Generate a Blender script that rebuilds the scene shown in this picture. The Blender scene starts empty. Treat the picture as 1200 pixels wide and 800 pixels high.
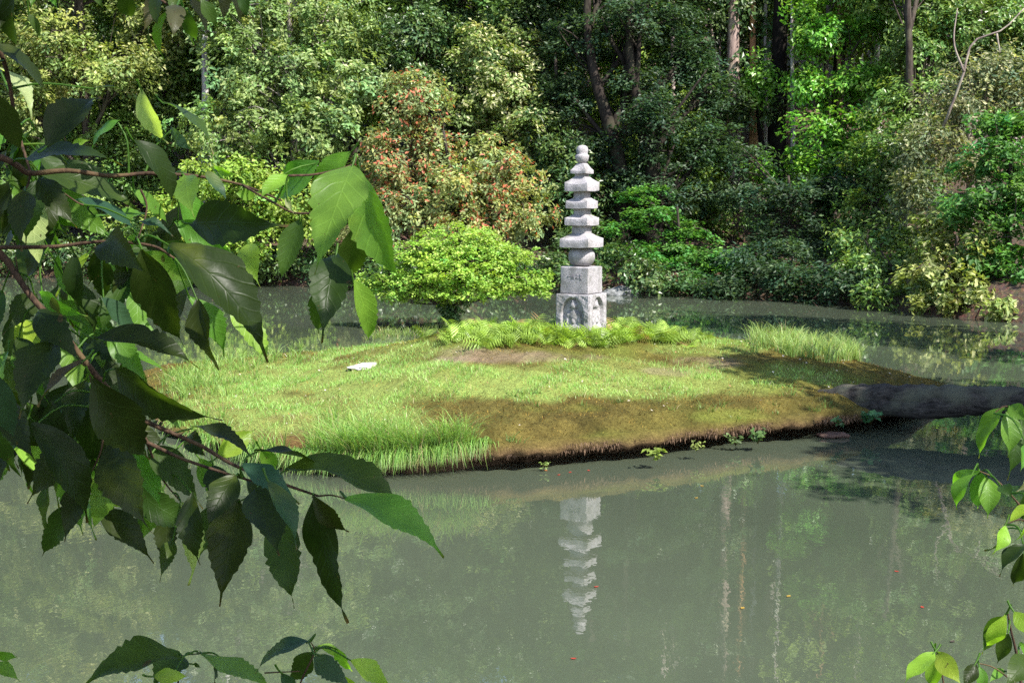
import bpy, math, random
import numpy as np
from mathutils import Vector

rng = np.random.default_rng(11)
random.seed(5)
S = bpy.context.scene
COL = S.collection
R = math.radians

# ------------------------------------------------------------------ camera model
F, HZ, CAMH = 1600.0, 220.0, 3.0          # focal length in photo pixels (1200 wide), horizon row, eye height
TH = math.atan((400 - HZ) / F)
CT, ST = math.cos(TH), math.sin(TH)

def ray(px, py):
    u, v = (px - 600) / F, (400 - py) / F
    return np.array([u, CT + v * ST, -ST + v * CT])

def at_y(px, py, Y):
    d = ray(px, py)
    return np.array([0, 0, CAMH]) + d * (Y / d[1])

def at_z(px, py, z=0.0):
    d = ray(px, py)
    return np.array([0, 0, CAMH]) + d * ((z - CAMH) / d[2])

def to_px(P):
    P = np.asarray(P, float)
    x, y, z = P[..., 0], P[..., 1], P[..., 2] - CAMH
    dep = y * CT - z * ST
    up = y * ST + z * CT
    return 600 + F * x / dep, 400 - F * up / dep

SUN = np.array([0.49, -0.46, 0.74]); SUN /= np.linalg.norm(SUN)

# ------------------------------------------------------------------ small helpers
def nrm(a):
    a = np.asarray(a, float)
    return a / np.maximum(np.linalg.norm(a, axis=-1, keepdims=True), 1e-9)

def smooth(e0, e1, x):
    t = np.clip((np.asarray(x, float) - e0) / (e1 - e0), 0, 1)
    return t * t * (3 - 2 * t)

_ph = rng.uniform(0, 6.28, (3, 7)); _dr = nrm(rng.normal(size=(7, 3)))
def wob(P, f=1.0, k=0):
    """cheap smooth 3-D noise in about -1..1"""
    P = np.asarray(P, float)
    s = 0
    for i in range(7):
        s = s + np.sin(P @ _dr[(i + k) % 7] * f * (1 + 0.37 * i) + _ph[k % 3, i])
    return s / 3.6

def tag(o, label=None, cat=None, group=None, kind=None):
    if label: o['label'] = label
    if cat: o['category'] = cat
    if group: o['group'] = group
    if kind: o['kind'] = kind
    return o

def empty(name, loc):
    o = bpy.data.objects.new(name, None)
    o.empty_display_size = 0.2
    COL.objects.link(o)
    o.location = [float(v) for v in loc]
    return o

def make_mesh(name, V, faces, mat, parent=None, loc=(0, 0, 0), cols=None, uv=None, shade=True):
    """V Nx3; faces: list of integer arrays (MxK each) ; cols Nx3 point colour ; uv Nx2 per point"""
    V = np.ascontiguousarray(np.asarray(V, np.float32) - np.asarray(loc, np.float32))
    me = bpy.data.meshes.new(name)
    me.vertices.add(len(V)); me.vertices.foreach_set('co', V.ravel())
    faces = [np.asarray(f, np.int32) for f in faces if len(f)]
    li = np.concatenate([f.ravel() for f in faces])
    tot = np.concatenate([np.full(len(f), f.shape[1], np.int32) for f in faces])
    st = np.concatenate([[0], np.cumsum(tot)[:-1]]).astype(np.int32)
    me.loops.add(len(li)); me.loops.foreach_set('vertex_index', li)
    me.polygons.add(len(tot)); me.polygons.foreach_set('loop_start', st)
    me.polygons.foreach_set('use_smooth', np.full(len(tot), bool(shade)))
    if cols is not None:
        a = me.attributes.new('tint', 'FLOAT_COLOR', 'POINT')
        c = np.ones((len(V), 4), np.float32); c[:, :3] = cols
        a.data.foreach_set('color', c.ravel())
    if uv is not None:
        l = me.uv_layers.new(name='UVMap')
        l.data.foreach_set('uv', np.asarray(uv, np.float32)[li].ravel())
    me.update(calc_edges=True)
    me.materials.append(mat)
    o = bpy.data.objects.new(name, me)
    COL.objects.link(o)
    if parent is not None:
        o.parent = parent
    else:
        o.location = [float(v) for v in loc]
    return o

class MB:
    def __init__(self):
        self.V, self.F, self.C, self.n = [], {}, [], 0
    def add(self, V, faces, col=(1, 1, 1)):
        V = np.asarray(V, float)
        for f in faces:
            f = np.asarray(f, int)
            if len(f):
                self.F.setdefault(f.shape[1], []).append(f + self.n)
        self.V.append(V)
        c = np.asarray(col, float)
        self.C.append(np.broadcast_to(c, (len(V), 3)) if c.ndim == 1 else c)
        self.n += len(V)
    def tube(self, pts, rad, seg=8, col=(1, 1, 1), rough=0.0, cap=True):
        pts = np.asarray(pts, float); rad = np.broadcast_to(np.asarray(rad, float), (len(pts),))
        T = nrm(np.gradient(pts, axis=0))
        ref = np.array([0.31, 0.95, 0.05]) if abs(T[0][2]) > 0.7 else np.array([0.05, 0.1, 1.0])
        A = nrm(np.cross(T, ref)); B = np.cross(T, A)
        th = np.linspace(0, 2 * np.pi, seg, endpoint=False)
        V = []
        for i in range(len(pts)):
            r = rad[i]
            if rough:
                r = r * (1 + rough * wob(pts[i] + np.outer(np.cos(th), A[i]) * rad[i] + np.outer(np.sin(th), B[i]) * rad[i], 2.5 / max(rad[i], .02)))
            r = np.broadcast_to(r, (seg,))
            V.append(pts[i] + (np.cos(th) * r)[:, None] * A[i] + (np.sin(th) * r)[:, None] * B[i])
        V = np.concatenate(V)
        q = []
        for i in range(len(pts) - 1):
            for j in range(seg):
                k = (j + 1) % seg
                q.append((i * seg + j, i * seg + k, (i + 1) * seg + k, (i + 1) * seg + j))
        tr = []
        if cap:
            n = len(V); V = np.vstack([V, pts[0], pts[-1]]); m = (len(pts) - 1) * seg
            for j in range(seg):
                k = (j + 1) % seg
                tr.append((n, k, j)); tr.append((n + 1, m + j, m + k))
        self.add(V, [q, tr], col)
    def build(self, name, mat, parent=None, loc=(0, 0, 0), shade=True):
        return make_mesh(name, np.concatenate(self.V), [np.concatenate(f) for f in self.F.values()], mat, parent, loc,
                         cols=np.concatenate(self.C), shade=shade)

def spline(pts, n):
    """Catmull-Rom through pts (any dimension)"""
    pts = np.asarray(pts, float)
    if len(pts) == 2:
        t = np.linspace(0, 1, n)[:, None]; return pts[0] * (1 - t) + pts[1] * t
    P = np.vstack([2 * pts[0] - pts[1], pts, 2 * pts[-1] - pts[-2]])
    out = []
    for s in np.linspace(0, len(pts) - 1 - 1e-6, n):
        i = int(s); t = s - i
        a, b, c, d = P[i], P[i + 1], P[i + 2], P[i + 3]
        out.append(0.5 * (2 * b + (c - a) * t + (2 * a - 5 * b + 4 * c - d) * t * t + (3 * b - a - 3 * c + d) * t ** 3))
    return np.array(out)

# ------------------------------------------------------------------ materials
def new_mat(name):
    m = bpy.data.materials.new(name); m.use_nodes = True
    nt = m.node_tree; nt.nodes.clear()
    out = nt.nodes.new('ShaderNodeOutputMaterial')
    return m, nt, out

def N(nt, typ, **kw):
    n = nt.nodes.new(typ)
    for k, v in kw.items():
        if k in n.inputs: n.inputs[k].default_value = v
        else: setattr(n, k, v)
    return n

def mixrgb(nt, fac, a, b, mode='MIX'):
    n = nt.nodes.new('ShaderNodeMix'); n.data_type = 'RGBA'; n.blend_type = mode
    for sock, v in ((n.inputs[0], fac), (n.inputs[6], a), (n.inputs[7], b)):
        if hasattr(v, 'is_linked'): nt.links.new(v, sock)
        else: sock.default_value = v if not isinstance(v, tuple) or len(v) == 4 else (*v, 1)
    return n.outputs[2]

def ramp(nt, src, stops):
    r = nt.nodes.new('ShaderNodeValToRGB')
    el = r.color_ramp.elements
    while len(el) < len(stops): el.new(0.5)
    for e, (p, c) in zip(el, stops):
        e.position = p; e.color = (*c, 1) if len(c) == 3 else c
    nt.links.new(src, r.inputs[0])
    return r.outputs[0]

def leaf_material(name, rough=0.5, trans=0.3, spec=0.4, tcol=(1.25, 1.3, 0.55)):
    m, nt, out = new_mat(name)
    at = N(nt, 'ShaderNodeAttribute', attribute_name='tint')
    p = N(nt, 'ShaderNodeBsdfPrincipled', Roughness=rough)
    p.inputs['Specular IOR Level'].default_value = spec
    nt.links.new(at.outputs['Color'], p.inputs['Base Color'])
    t = N(nt, 'ShaderNodeBsdfTranslucent')
    nt.links.new(mixrgb(nt, 1.0, at.outputs['Color'], tcol, 'MULTIPLY'), t.inputs['Color'])
    mx = N(nt, 'ShaderNodeMixShader', Fac=trans)
    nt.links.new(p.outputs[0], mx.inputs[1]); nt.links.new(t.outputs[0], mx.inputs[2])
    nt.links.new(mx.outputs[0], out.inputs[0])
    return m

def bark_material(name, c0, c1, scale=6.0, bump=0.6, stretch=(1, 1, 0.18)):
    m, nt, out = new_mat(name)
    co = N(nt, 'ShaderNodeTexCoord'); mp = N(nt, 'ShaderNodeMapping'); mp.inputs['Scale'].default_value = stretch
    nt.links.new(co.outputs['Object'], mp.inputs[0])
    n1 = N(nt, 'ShaderNodeTexNoise', Scale=scale * 3, Detail=6.0, Roughness=0.65); nt.links.new(mp.outputs[0], n1.inputs['Vector'])
    n2 = N(nt, 'ShaderNodeTexNoise', Scale=scale * 0.35, Detail=3.0); nt.links.new(co.outputs['Object'], n2.inputs['Vector'])
    c = ramp(nt, n1.outputs[0], [(0.32, c0), (0.68, c1)])
    lich = ramp(nt, n2.outputs[0], [(0.5, (0, 0, 0)), (0.66, (1, 1, 1))])
    col = mixrgb(nt, lich, c, tuple(np.array(c1) * np.array([1.1, 1.25, 1.0])))
    p = N(nt, 'ShaderNodeBsdfPrincipled', Roughness=0.9)
    p.inputs['Specular IOR Level'].default_value = .12
    at = N(nt, 'ShaderNodeAttribute', attribute_name='tint')
    nt.links.new(mixrgb(nt, 1.0, col, at.outputs['Color'], 'MULTIPLY'), p.inputs['Base Color'])
    b = N(nt, 'ShaderNodeBump', Strength=bump, Distance=0.03); nt.links.new(n1.outputs[0], b.inputs['Height'])
    nt.links.new(b.outputs[0], p.inputs['Normal'])
    nt.links.new(p.outputs[0], out.inputs[0])
    return m

def stone_material(name, base, dark, scale=1.0):
    m, nt, out = new_mat(name)
    co = N(nt, 'ShaderNodeTexCoord')
    n1 = N(nt, 'ShaderNodeTexNoise', Scale=55 * scale, Detail=4.0, Roughness=0.7); nt.links.new(co.outputs['Object'], n1.inputs['Vector'])
    n2 = N(nt, 'ShaderNodeTexNoise', Scale=5 * scale, Detail=6.0, Roughness=0.6); nt.links.new(co.outputs['Object'], n2.inputs['Vector'])
    v = N(nt, 'ShaderNodeTexVoronoi', Scale=130 * scale); nt.links.new(co.outputs['Object'], v.inputs['Vector'])
    c = ramp(nt, n1.outputs[0], [(0.34, dark), (0.60, base)])
    st = ramp(nt, n2.outputs[0], [(0.46, (0, 0, 0)), (0.66, (0.8, 0.8, 0.8))])
    col = mixrgb(nt, st, c, tuple(np.array(dark) * np.array([0.75, 0.78, 0.66])))
    sp = ramp(nt, v.outputs['Distance'], [(0.08, (0.55, 0.55, 0.55)), (0.28, (1, 1, 1))])
    col = mixrgb(nt, 0.6, col, sp, 'MULTIPLY')
    p = N(nt, 'ShaderNodeBsdfPrincipled', Roughness=0.85)
    nt.links.new(col, p.inputs['Base Color'])
    b = N(nt, 'ShaderNodeBump', Strength=0.5, Distance=0.012)
    nt.links.new(n1.outputs[0], b.inputs['Height']); nt.links.new(b.outputs[0], p.inputs['Normal'])
    nt.links.new(p.outputs[0], out.inputs[0])
    return m

def flat_material(name, col, rough=0.8):
    m, nt, out = new_mat(name)
    co = N(nt, 'ShaderNodeTexCoord')
    n1 = N(nt, 'ShaderNodeTexNoise', Scale=40.0, Detail=4.0); nt.links.new(co.outputs['Object'], n1.inputs['Vector'])
    c = np.array(col)
    p = N(nt, 'ShaderNodeBsdfPrincipled', Roughness=rough)
    nt.links.new(ramp(nt, n1.outputs[0], [(0.3, tuple(c * 0.7)), (0.7, tuple(np.minimum(c * 1.25, 1)))]), p.inputs['Base Color'])
    nt.links.new(p.outputs[0], out.inputs[0])
    return m

M_leaf = leaf_material('foliage_matte', 0.5, 0.42)
M_leafg = leaf_material('foliage_glossy', 0.36, 0.34, 0.45)
M_grass = leaf_material('grass_blades', 0.45, 0.38, 0.4)
M_moss = leaf_material('moss_tips', 0.9, 0.1, 0.05, (1.1, 1.1, 0.9))
M_bark = bark_material('bark_dark', (0.018, 0.014, 0.011), (0.075, 0.06, 0.05))
M_barkpale = bark_material('bark_pale', (0.16, 0.125, 0.11), (0.46, 0.40, 0.37), 5)
M_barkrust = bark_material('bark_rust', (0.14, 0.075, 0.04), (0.34, 0.20, 0.11), 5)
M_log = bark_material('log_grey', (0.010, 0.009, 0.008), (0.075, 0.066, 0.058), 7, 1.0, (0.16, 1, 1))
M_twig = bark_material('twig_bark', (0.016, 0.011, 0.008), (0.075, 0.046, 0.028), 60, 0.3)
M_stone = stone_material('granite', (0.34, 0.32, 0.33), (0.16, 0.15, 0.16))
M_rock = stone_material('bank_rock', (0.20, 0.205, 0.21), (0.09, 0.095, 0.095), 0.4)
M_wstone = stone_material('white_stone', (0.62, 0.58, 0.55), (0.40, 0.37, 0.34), 1.2)
M_carve = flat_material('dark_strokes', (0.15, 0.14, 0.155))
M_litter = leaf_material('dry_leaves', 0.7, 0.1, 0.2, (1, 1, 1))

# ------------------------------------------------------------------ pond outline and terrain
POND = np.array([(-16.5, 46.5), (-10, 44), (-5, 41), (-2, 40), (1.0, 39.3), (3.6, 38.4), (7, 37.6), (9.0, 34.8), (10.2, 31.9), (11.6, 30.2),
                 (13.8, 26.5), (12.6, 22), (10.4, 18.5), (9.6, 15.5), (8.6, 12), (7.2, 8), (5.4, 5.2), (3, 3.7), (0, 3.2), (-4, 3.5),
                 (-9, 5), (-15, 9), (-20, 18), (-23, 30), (-22, 41)])

def poly_sd(P, poly):
    """signed distance, positive outside"""
    P = np.asarray(P, float)[..., :2]; shp = P.shape[:-1]; P = P.reshape(-1, 2)
    d2 = np.full(len(P), 1e18); ins = np.zeros(len(P), bool)
    n = len(poly)
    for i in range(n):
        a, b = poly[i], poly[(i + 1) % n]
        e = b - a; w = P - a
        t = np.clip((w @ e) / (e @ e), 0, 1)
        d2 = np.minimum(d2, ((w - t[:, None] * e) ** 2).sum(1))
        c = (a[1] > P[:, 1]) != (b[1] > P[:, 1])
        with np.errstate(divide='ignore', invalid='ignore'):
            xi = (b[0] - a[0]) * (P[:, 1] - a[1]) / (b[1] - a[1] + 1e-12) + a[0]
        ins ^= c & (P[:, 0] < xi)
    return (np.sqrt(d2) * np.where(ins, -1, 1)).reshape(shp)

POND_S = spline(np.vstack([POND, POND[:1]]), 140)[:-1]

def ground_z(x, y):
    x = np.asarray(x, float); y = np.asarray(y, float)
    P = np.stack([x, y, 0 * x], -1)
    sd = poly_sd(P, POND_S) + 0.22 * wob(P, 1.3) + 0.1 * wob(P, 4.0, 2)
    far = smooth(12, 26, y)
    o = np.maximum(sd, 0)
    bank = (0.75 + 0.35 * (1 - far)) * (1 - np.exp(-o / 0.55))
    hill = far * (0.10 * np.minimum(o, 4) + 0.30 * np.maximum(o - 4, 0) * (1 - 0.35 * smooth(20, 90, o))) + (1 - far) * 0.05 * np.minimum(o, 20)
    z = np.where(sd > 0, bank + hill + 0.10 * wob(P, 0.9, 1) * np.minimum(o, 1), -0.9 * (1 - np.exp(sd / 0.7)))
    return z

def gz(x, y):
    return float(ground_z(np.array([x]), np.array([y]))[0])

xs = np.concatenate([np.linspace(-420, -45, 16)[:-1], np.arange(-45, 45, 0.42), np.linspace(45, 420, 16)])
ys = np.concatenate([np.linspace(-300, -12, 12)[:-1], np.arange(-12, 62, 0.42), np.linspace(62, 420, 28)])
GX, GY = np.meshgrid(xs, ys)
GZ = ground_z(GX, GY)
nx, ny = len(xs), len(ys)
V = np.stack([GX, GY, GZ], -1).reshape(-1, 3)
idx = np.arange(nx * ny).reshape(ny, nx)
Q = np.stack([idx[:-1, :-1], idx[:-1, 1:], idx[1:, 1:], idx[1:, :-1]], -1).reshape(-1, 4)

m, nt, out = new_mat('forest_floor')
co = N(nt, 'ShaderNodeTexCoord')
n1 = N(nt, 'ShaderNodeTexNoise', Scale=0.55, Detail=6.0); n2 = N(nt, 'ShaderNodeTexNoise', Scale=9.0, Detail=8.0, Roughness=0.7)
n3 = N(nt, 'ShaderNodeTexVoronoi', Scale=14.0)
for n_ in (n1, n2, n3): nt.links.new(co.outputs['Object'], n_.inputs['Vector'])
c = ramp(nt, n2.outputs[0], [(0.3, (0.022, 0.014, 0.009)), (0.5, (0.055, 0.032, 0.018)), (0.72, (0.14, 0.08, 0.045))])
c = mixrgb(nt, ramp(nt, n1.outputs[0], [(0.52, (0, 0, 0)), (0.66, (0.7, 0.7, 0.7))]), c, (0.05, 0.06, 0.02))
c = mixrgb(nt, 0.35, c, n3.outputs['Color'], 'SOFT_LIGHT')
p = N(nt, 'ShaderNodeBsdfPrincipled', Roughness=0.95); nt.links.new(c, p.inputs['Base Color'])
b = N(nt, 'ShaderNodeBump', Strength=0.8, Distance=0.08); nt.links.new(n2.outputs[0], b.inputs['Height']); nt.links.new(b.outputs[0], p.inputs['Normal'])
nt.links.new(p.outputs[0], out.inputs[0])
M_floor = m
g = make_mesh('ground', V, [Q], M_floor); g['kind'] = 'structure'

# water
m, nt, out = new_mat('pond_water')
co = N(nt, 'ShaderNodeTexCoord')
n1 = N(nt, 'ShaderNodeTexNoise', Scale=0.16, Detail=3.0)
mp = N(nt, 'ShaderNodeMapping'); mp.inputs['Scale'].default_value = (1.0, 0.55, 1)
n2 = N(nt, 'ShaderNodeTexNoise', Scale=4.5, Detail=3.0, Roughness=0.55)
n3 = N(nt, 'ShaderNodeTexNoise', Scale=24.0, Detail=2.0)
nt.links.new(co.outputs['Object'], n1.inputs['Vector']); nt.links.new(co.outputs['Object'], mp.inputs[0])
nt.links.new(mp.outputs[0], n2.inputs['Vector']); nt.links.new(mp.outputs[0], n3.inputs['Vector'])
p = N(nt, 'ShaderNodeBsdfPrincipled', Roughness=0.010, IOR=2.05)
nt.links.new(ramp(nt, n1.outputs[0], [(0.25, (0.043, 0.055, 0.036)), (0.75, (0.070, 0.084, 0.056))]), p.inputs['Base Color'])
ad = N(nt, 'ShaderNodeMath', operation='MULTIPLY_ADD'); ad.inputs[1].default_value = 0.12
nt.links.new(n3.outputs[0], ad.inputs[0]); nt.links.new(n2.outputs[0], ad.inputs[2])
b = N(nt, 'ShaderNodeBump', Strength=0.10, Distance=0.010); nt.links.new(ad.outputs[0], b.inputs['Height']); nt.links.new(b.outputs[0], p.inputs['Normal'])
nt.links.new(p.outputs[0], out.inputs[0])
wx, wy = np.linspace(-30, 18, 40), np.linspace(1, 52, 40)
WX, WY = np.meshgrid(wx, wy); wi = np.arange(1600).reshape(40, 40)
w = make_mesh('water', np.stack([WX, WY, 0 * WX], -1).reshape(-1, 3),
              [np.stack([wi[:-1, :-1], wi[:-1, 1:], wi[1:, 1:], wi[1:, :-1]], -1).reshape(-1, 4)], m)
w['kind'] = 'structure'

# ------------------------------------------------------------------ island
fr = [at_z(*q)[:2] for q in [(172, 462), (190, 492), (225, 518), (280, 538), (335, 548), (400, 555), (480, 557), (560, 553), (625, 549), (700, 543), (780, 534),
                             (860, 523), (940, 513), (1000, 507), (1050, 496), (1082, 484)]]
ISL = np.vstack([fr, [(6.25, 19.2), (6.5, 20.4), (5.9, 22.0), (4.4, 23.3), (2.2, 24.3), (-0.6, 24.7), (-3.2, 24.2), (-5.0, 23.3), (-5.9, 22.2)]])
ISL_S = spline(np.vstack([ISL, ISL[:1]]), 361)[:-1]
_cx = [-6, -5.3, -3.6, -2.15, -1, 1.5, 3.1, 4.8, 6.3, 7]
_cz = [0.06, 0.10, 0.33, 0.58, 0.86, 0.88, 0.76, 0.52, 0.14, 0.08]

def isl_z(x, y, detail=True, sd=None):
    x = np.asarray(x, float); y = np.asarray(y, float)
    P = np.stack([x, y, 0 * x], -1)
    d = np.maximum(-(poly_sd(P, ISL_S) if sd is None else sd), 0)
    crest = np.interp(x, _cx, _cz)
    ze = np.minimum(np.interp(x, [-5, -3, -1.5, -0.3, 2, 3.5, 4.6, 5.4, 6.3], [0.08, 0.17, 0.27, 0.42, 0.43, 0.42, 0.40, 0.26, 0.10]), crest)
    z = ze * (0.72 + 0.28 * smooth(0, 0.35, d)) + (crest - ze) * smooth(-0.4, 5.2, d)
    z = z + 0.03 * wob(P, 1.7, 1) * smooth(0, 1, d)
    if detail: z = z + (0.020 * wob(P, 5, 2) + 0.013 * wob(P, 13, 1)) * smooth(0, .3, d)
    return z

def on_isl(px, py):
    """ground point of the island seen at a photo pixel"""
    d = ray(px, py)
    t = np.linspace(12, 26, 420)
    P = np.array([0, 0, CAMH]) + t[:, None] * d
    P = P[(P[:, 2] < 1.1) & (P[:, 2] > -.3)]
    sd = poly_sd(P, ISL_S[::4])
    below = P[:, 2] < isl_z(P[:, 0], P[:, 1], False, sd)
    k = np.argmax(below & (sd < 0))
    return P[k] if (below & (sd < 0)).any() else at_z(px, py, 0)

cen = np.array([0.3, 19.6])
nr, na = 96, 360
rr = np.concatenate([np.linspace(0.0, 0.9, 80), np.linspace(0.91, 1.0, 16)])
V = []; 
for r_ in rr:
    p2 = cen + (ISL_S - cen) * r_
    V.append(np.column_stack([p2, isl_z(p2[:, 0], p2[:, 1])]))
top = np.array(V)
edge_n = ISL_S - cen; edge_n /= np.linalg.norm(edge_n, axis=1)[:, None]
ze = top[-1][:, 2]
fring = []
for off, k in ((0.06, 0.84), (0.08, 0.64), (0.04, 0.52), (-0.30, 0.46), (-0.55, 0.12), (-0.42, -0.25), (-0.2, -1.2)):
    jit = 0.09 * wob(np.column_stack([ISL_S, ze]), 2.6) + 0.04 * wob(np.column_stack([ISL_S, ze]), 14.0, 1)
    if off < 0: off = off * (.15 + .85 * smooth(-1.0, .2, ISL_S[:, 0] + .4 * wob(np.column_stack([ISL_S, ze]), 1.2, 2)))
    q2 = ISL_S + edge_n * (off + jit)[:, None]
    zz = ze * k + (0.02 * wob(np.column_stack([ISL_S, ze + k]), 9) if k > 0 else 0)
    if k < 0: zz = np.full(na, k * 0.3)
    fring.append(np.column_stack([q2, zz]))
rings = np.concatenate([top, np.array(fring)])
nrr = len(rings)
V = rings.reshape(-1, 3)
ii = np.arange(nrr * na).reshape(nrr, na); jj = np.roll(ii, -1, 1)
Q = np.stack([ii[:-1], ii[1:], jj[1:], jj[:-1]], -1).reshape(-1, 4)

def blobs(P, L):
    x, y = to_px(P)
    nz = .22 * wob(P, 1.9) + .13 * wob(P, 5.5, 1)
    d = np.zeros(x.shape)
    for bx, by, rx, ry, wt in L:
        d = np.maximum(d, wt * (1 - smooth(0.55, 1.15, np.hypot((x - bx) / rx, (y - by) / ry) + nz)))
    return d
LAWN = [(420, 445, 210, 30, 1), (600, 450, 230, 20, 1), (760, 448, 150, 20, .75), (880, 445, 110, 20, .4), (300, 475, 95, 40, 1), (410, 480, 100, 35, .9),
        (470, 412, 130, 12, .55), (840, 408, 80, 10, .45), (690, 432, 120, 14, .6)]
BARE = [(325, 515, 50, 20, 1), (250, 480, 34, 12, .8), (380, 470, 40, 7, .5), (600, 419, 95, 8, 1), (565, 414, 60, 8, .8), (790, 435, 40, 5, .6), (345, 505, 60, 20, .7), (830, 425, 50, 8, .5)]
GREENMOSS = [(720, 412, 130, 12, .8), (880, 440, 120, 22, .7), (730, 512, 50, 9, .5), (860, 488, 60, 10, .6), (660, 478, 50, 6, .6), (960, 440, 70, 20, .7), (460, 402, 90, 8, .9), (840, 400, 90, 12, .8)]
lawn = np.clip(blobs(V, LAWN) + 0.22 * wob(V, 3.1) * (blobs(V, LAWN) > 0.02), 0, 1)
bare = np.clip(blobs(V, BARE) * (0.75 + 0.5 * wob(V, 2.7, 1)), 0, 1)
gm = np.clip(blobs(V, GREENMOSS) * (0.6 + 0.6 * wob(V, 2.2, 2)), 0, 1)
moss = np.array([0.088, 0.070, 0.018]) * (1 + 0.30 * wob(V, 4.2, 1)[:, None] + 0.25 * wob(V, 11, 2)[:, None])
tone = np.clip(0.5 + 0.6 * wob(V, 1.4), 0, 1)[:, None]
moss = moss * (1 - tone * .45) + np.array([0.095, 0.098, 0.020]) * tone * .45
C = moss
def lerp(a, b, t): return a * (1 - t[:, None]) + np.asarray(b) * t[:, None]
C = lerp(C, (0.13, 0.165, 0.028), gm * .8)
C = lerp(C, (0.22, 0.29, 0.07), lawn * .8)
barec = np.where(to_px(V)[1][:, None] > 465, np.array([[.15, .085, .035]]), np.array([[.22, .155, .115]]))
C = C * (1 - bare[:, None] * .8) + barec * bare[:, None] * .8
ringno = np.repeat(np.arange(nrr), na)
C = lerp(C, (0.13, 0.08, 0.045), smooth(len(rr) - 1, len(rr) + 2, ringno))
m, nt, out = new_mat('mossy_earth')
at = N(nt, 'ShaderNodeAttribute', attribute_name='tint'); co = N(nt, 'ShaderNodeTexCoord')
n2 = N(nt, 'ShaderNodeTexNoise', Scale=26.0, Detail=8.0, Roughness=0.75); nt.links.new(co.outputs['Object'], n2.inputs['Vector'])
c = mixrgb(nt, 1.0, at.outputs['Color'], ramp(nt, n2.outputs[0], [(0.3, (0.45, 0.42, 0.4)), (0.7, (1.5, 1.5, 1.5))]), 'MULTIPLY')
p = N(nt, 'ShaderNodeBsdfPrincipled', Roughness=0.95); nt.links.new(c, p.inputs['Base Color'])
p.inputs['Specular IOR Level'].default_value = 0.1
b = N(nt, 'ShaderNodeBump', Strength=0.9, Distance=0.05); nt.links.new(n2.outputs[0], b.inputs['Height']); nt.links.new(b.outputs[0], p.inputs['Normal'])
nt.links.new(p.outputs[0], out.inputs[0])
isl = make_mesh('island_ground', V, [Q], m, cols=C); isl['kind'] = 'structure'

# ---- blades of grass / moss
def blades(base, h, w, lean, col, seg=3, curl=0.6):
    """base Nx3, h N, w N, lean Nx2 (horizontal tip offset as a share of h), col Nx3 -> V, quads, cols"""
    n = len(base)
    side = nrm(np.column_stack([rng.normal(size=n), rng.normal(size=n), np.zeros(n)]))
    Vs, Cs = [], []
    for k in range(seg + 1):
        t = k / seg
        c = base + np.column_stack([lean * (h * t ** 1.8)[:, None], h * (t - curl * 0.35 * t ** 3)])
        ww = (w * (1 - t) ** 0.7 * 0.5 + 0.0004)[:, None]
        Vs += [c - side * ww, c + side * ww]
        Cs += [col * (0.85 + 0.25 * t)] * 2
    V = np.stack(Vs, 1).reshape(-1, 3); Cc = np.stack(Cs, 1).reshape(-1, 3)
    b0 = np.arange(n)[:, None] * (2 * (seg + 1))
    q = np.concatenate([b0 + np.array([2 * k, 2 * k + 1, 2 * k + 3, 2 * k + 2]) for k in range(seg)])
    return V, q, Cc

def scatter_isl(n, dens):
    lo, hi = ISL_S.min(0), ISL_S.max(0)
    P = np.column_stack([rng.uniform(lo[0], hi[0], n), rng.uniform(lo[1], hi[1], n)])
    P = P[poly_sd(np.column_stack([P, P[:, 0] * 0]), ISL_S) < -0.02]
    P = np.column_stack([P, isl_z(P[:, 0], P[:, 1])])
    return P[rng.random(len(P)) < dens(P)]

P = scatter_isl(330000, lambda P: np.clip(blobs(P, LAWN) * (0.50 + 0.95 * wob(P, 2.6)) + 0.25 * blobs(P, LAWN) * wob(P, 9, 1), 0, 1) * (1 - .85 * blobs(P, BARE)) * .66)
n = len(P)
pat = np.clip(.5 + .5 * wob(P, 1.9, 2), 0, 1)[:, None]
col = np.array([0.33, 0.48, 0.13]) * (1 - pat) + np.array([0.20, 0.40, 0.075]) * pat
col = col * rng.uniform(0.7, 1.25, (n, 1))
dry = rng.random(n) < 0.10; col[dry] = np.array([0.42, 0.36, 0.20]) * rng.uniform(.7, 1.2, (dry.sum(), 1))
Vb, qb, cb = blades(P - [0, 0, .01], rng.uniform(0.03, 0.095, n) * (1 + .5 * np.clip(wob(P, 2.0, 1), 0, 1)), rng.uniform(0.004, 0.008, n), rng.normal(0, .45, (n, 2)), col, 2)
o = make_mesh('lawn_grass', Vb, [qb], M_grass, cols=cb)
tag(o, 'short bright green grass thinning to moss across the top of the island', 'grass', kind='stuff')

P = scatter_isl(160000, lambda P: np.clip(1.0 - 0.7 * blobs(P, LAWN), 0, 1) * (1 - .8 * blobs(P, BARE)) * .8)
n = len(P)
gmv = np.clip(blobs(P, GREENMOSS) * (0.6 + 0.6 * wob(P, 2.2, 2)), 0, 1)[:, None]
col = np.array([0.122, 0.074, 0.018]) * (1 - gmv) + np.array([0.135, 0.175, 0.028]) * gmv
tn = np.clip(.45 + .6 * wob(P, 3.2), 0, 1)[:, None]
col = (col * (1 - .4 * tn) + np.array([0.125, 0.12, 0.022]) * .4 * tn) * (rng.uniform(.4, 1.4, (n, 1)) + (rng.random((n, 1)) < .12) * 1.3) * (1 + .3 * wob(P, 6, 2) + .25 * wob(P, 14, 1))[:, None].clip(.2)
Vb, qb, cb = blades(P - [0, 0, .008], rng.uniform(0.014, 0.045, n), rng.uniform(0.006, 0.012, n), rng.normal(0, .6, (n, 2)), col, 1)
mbm = MB(); mbm.add(Vb, [qb], cb)
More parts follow.
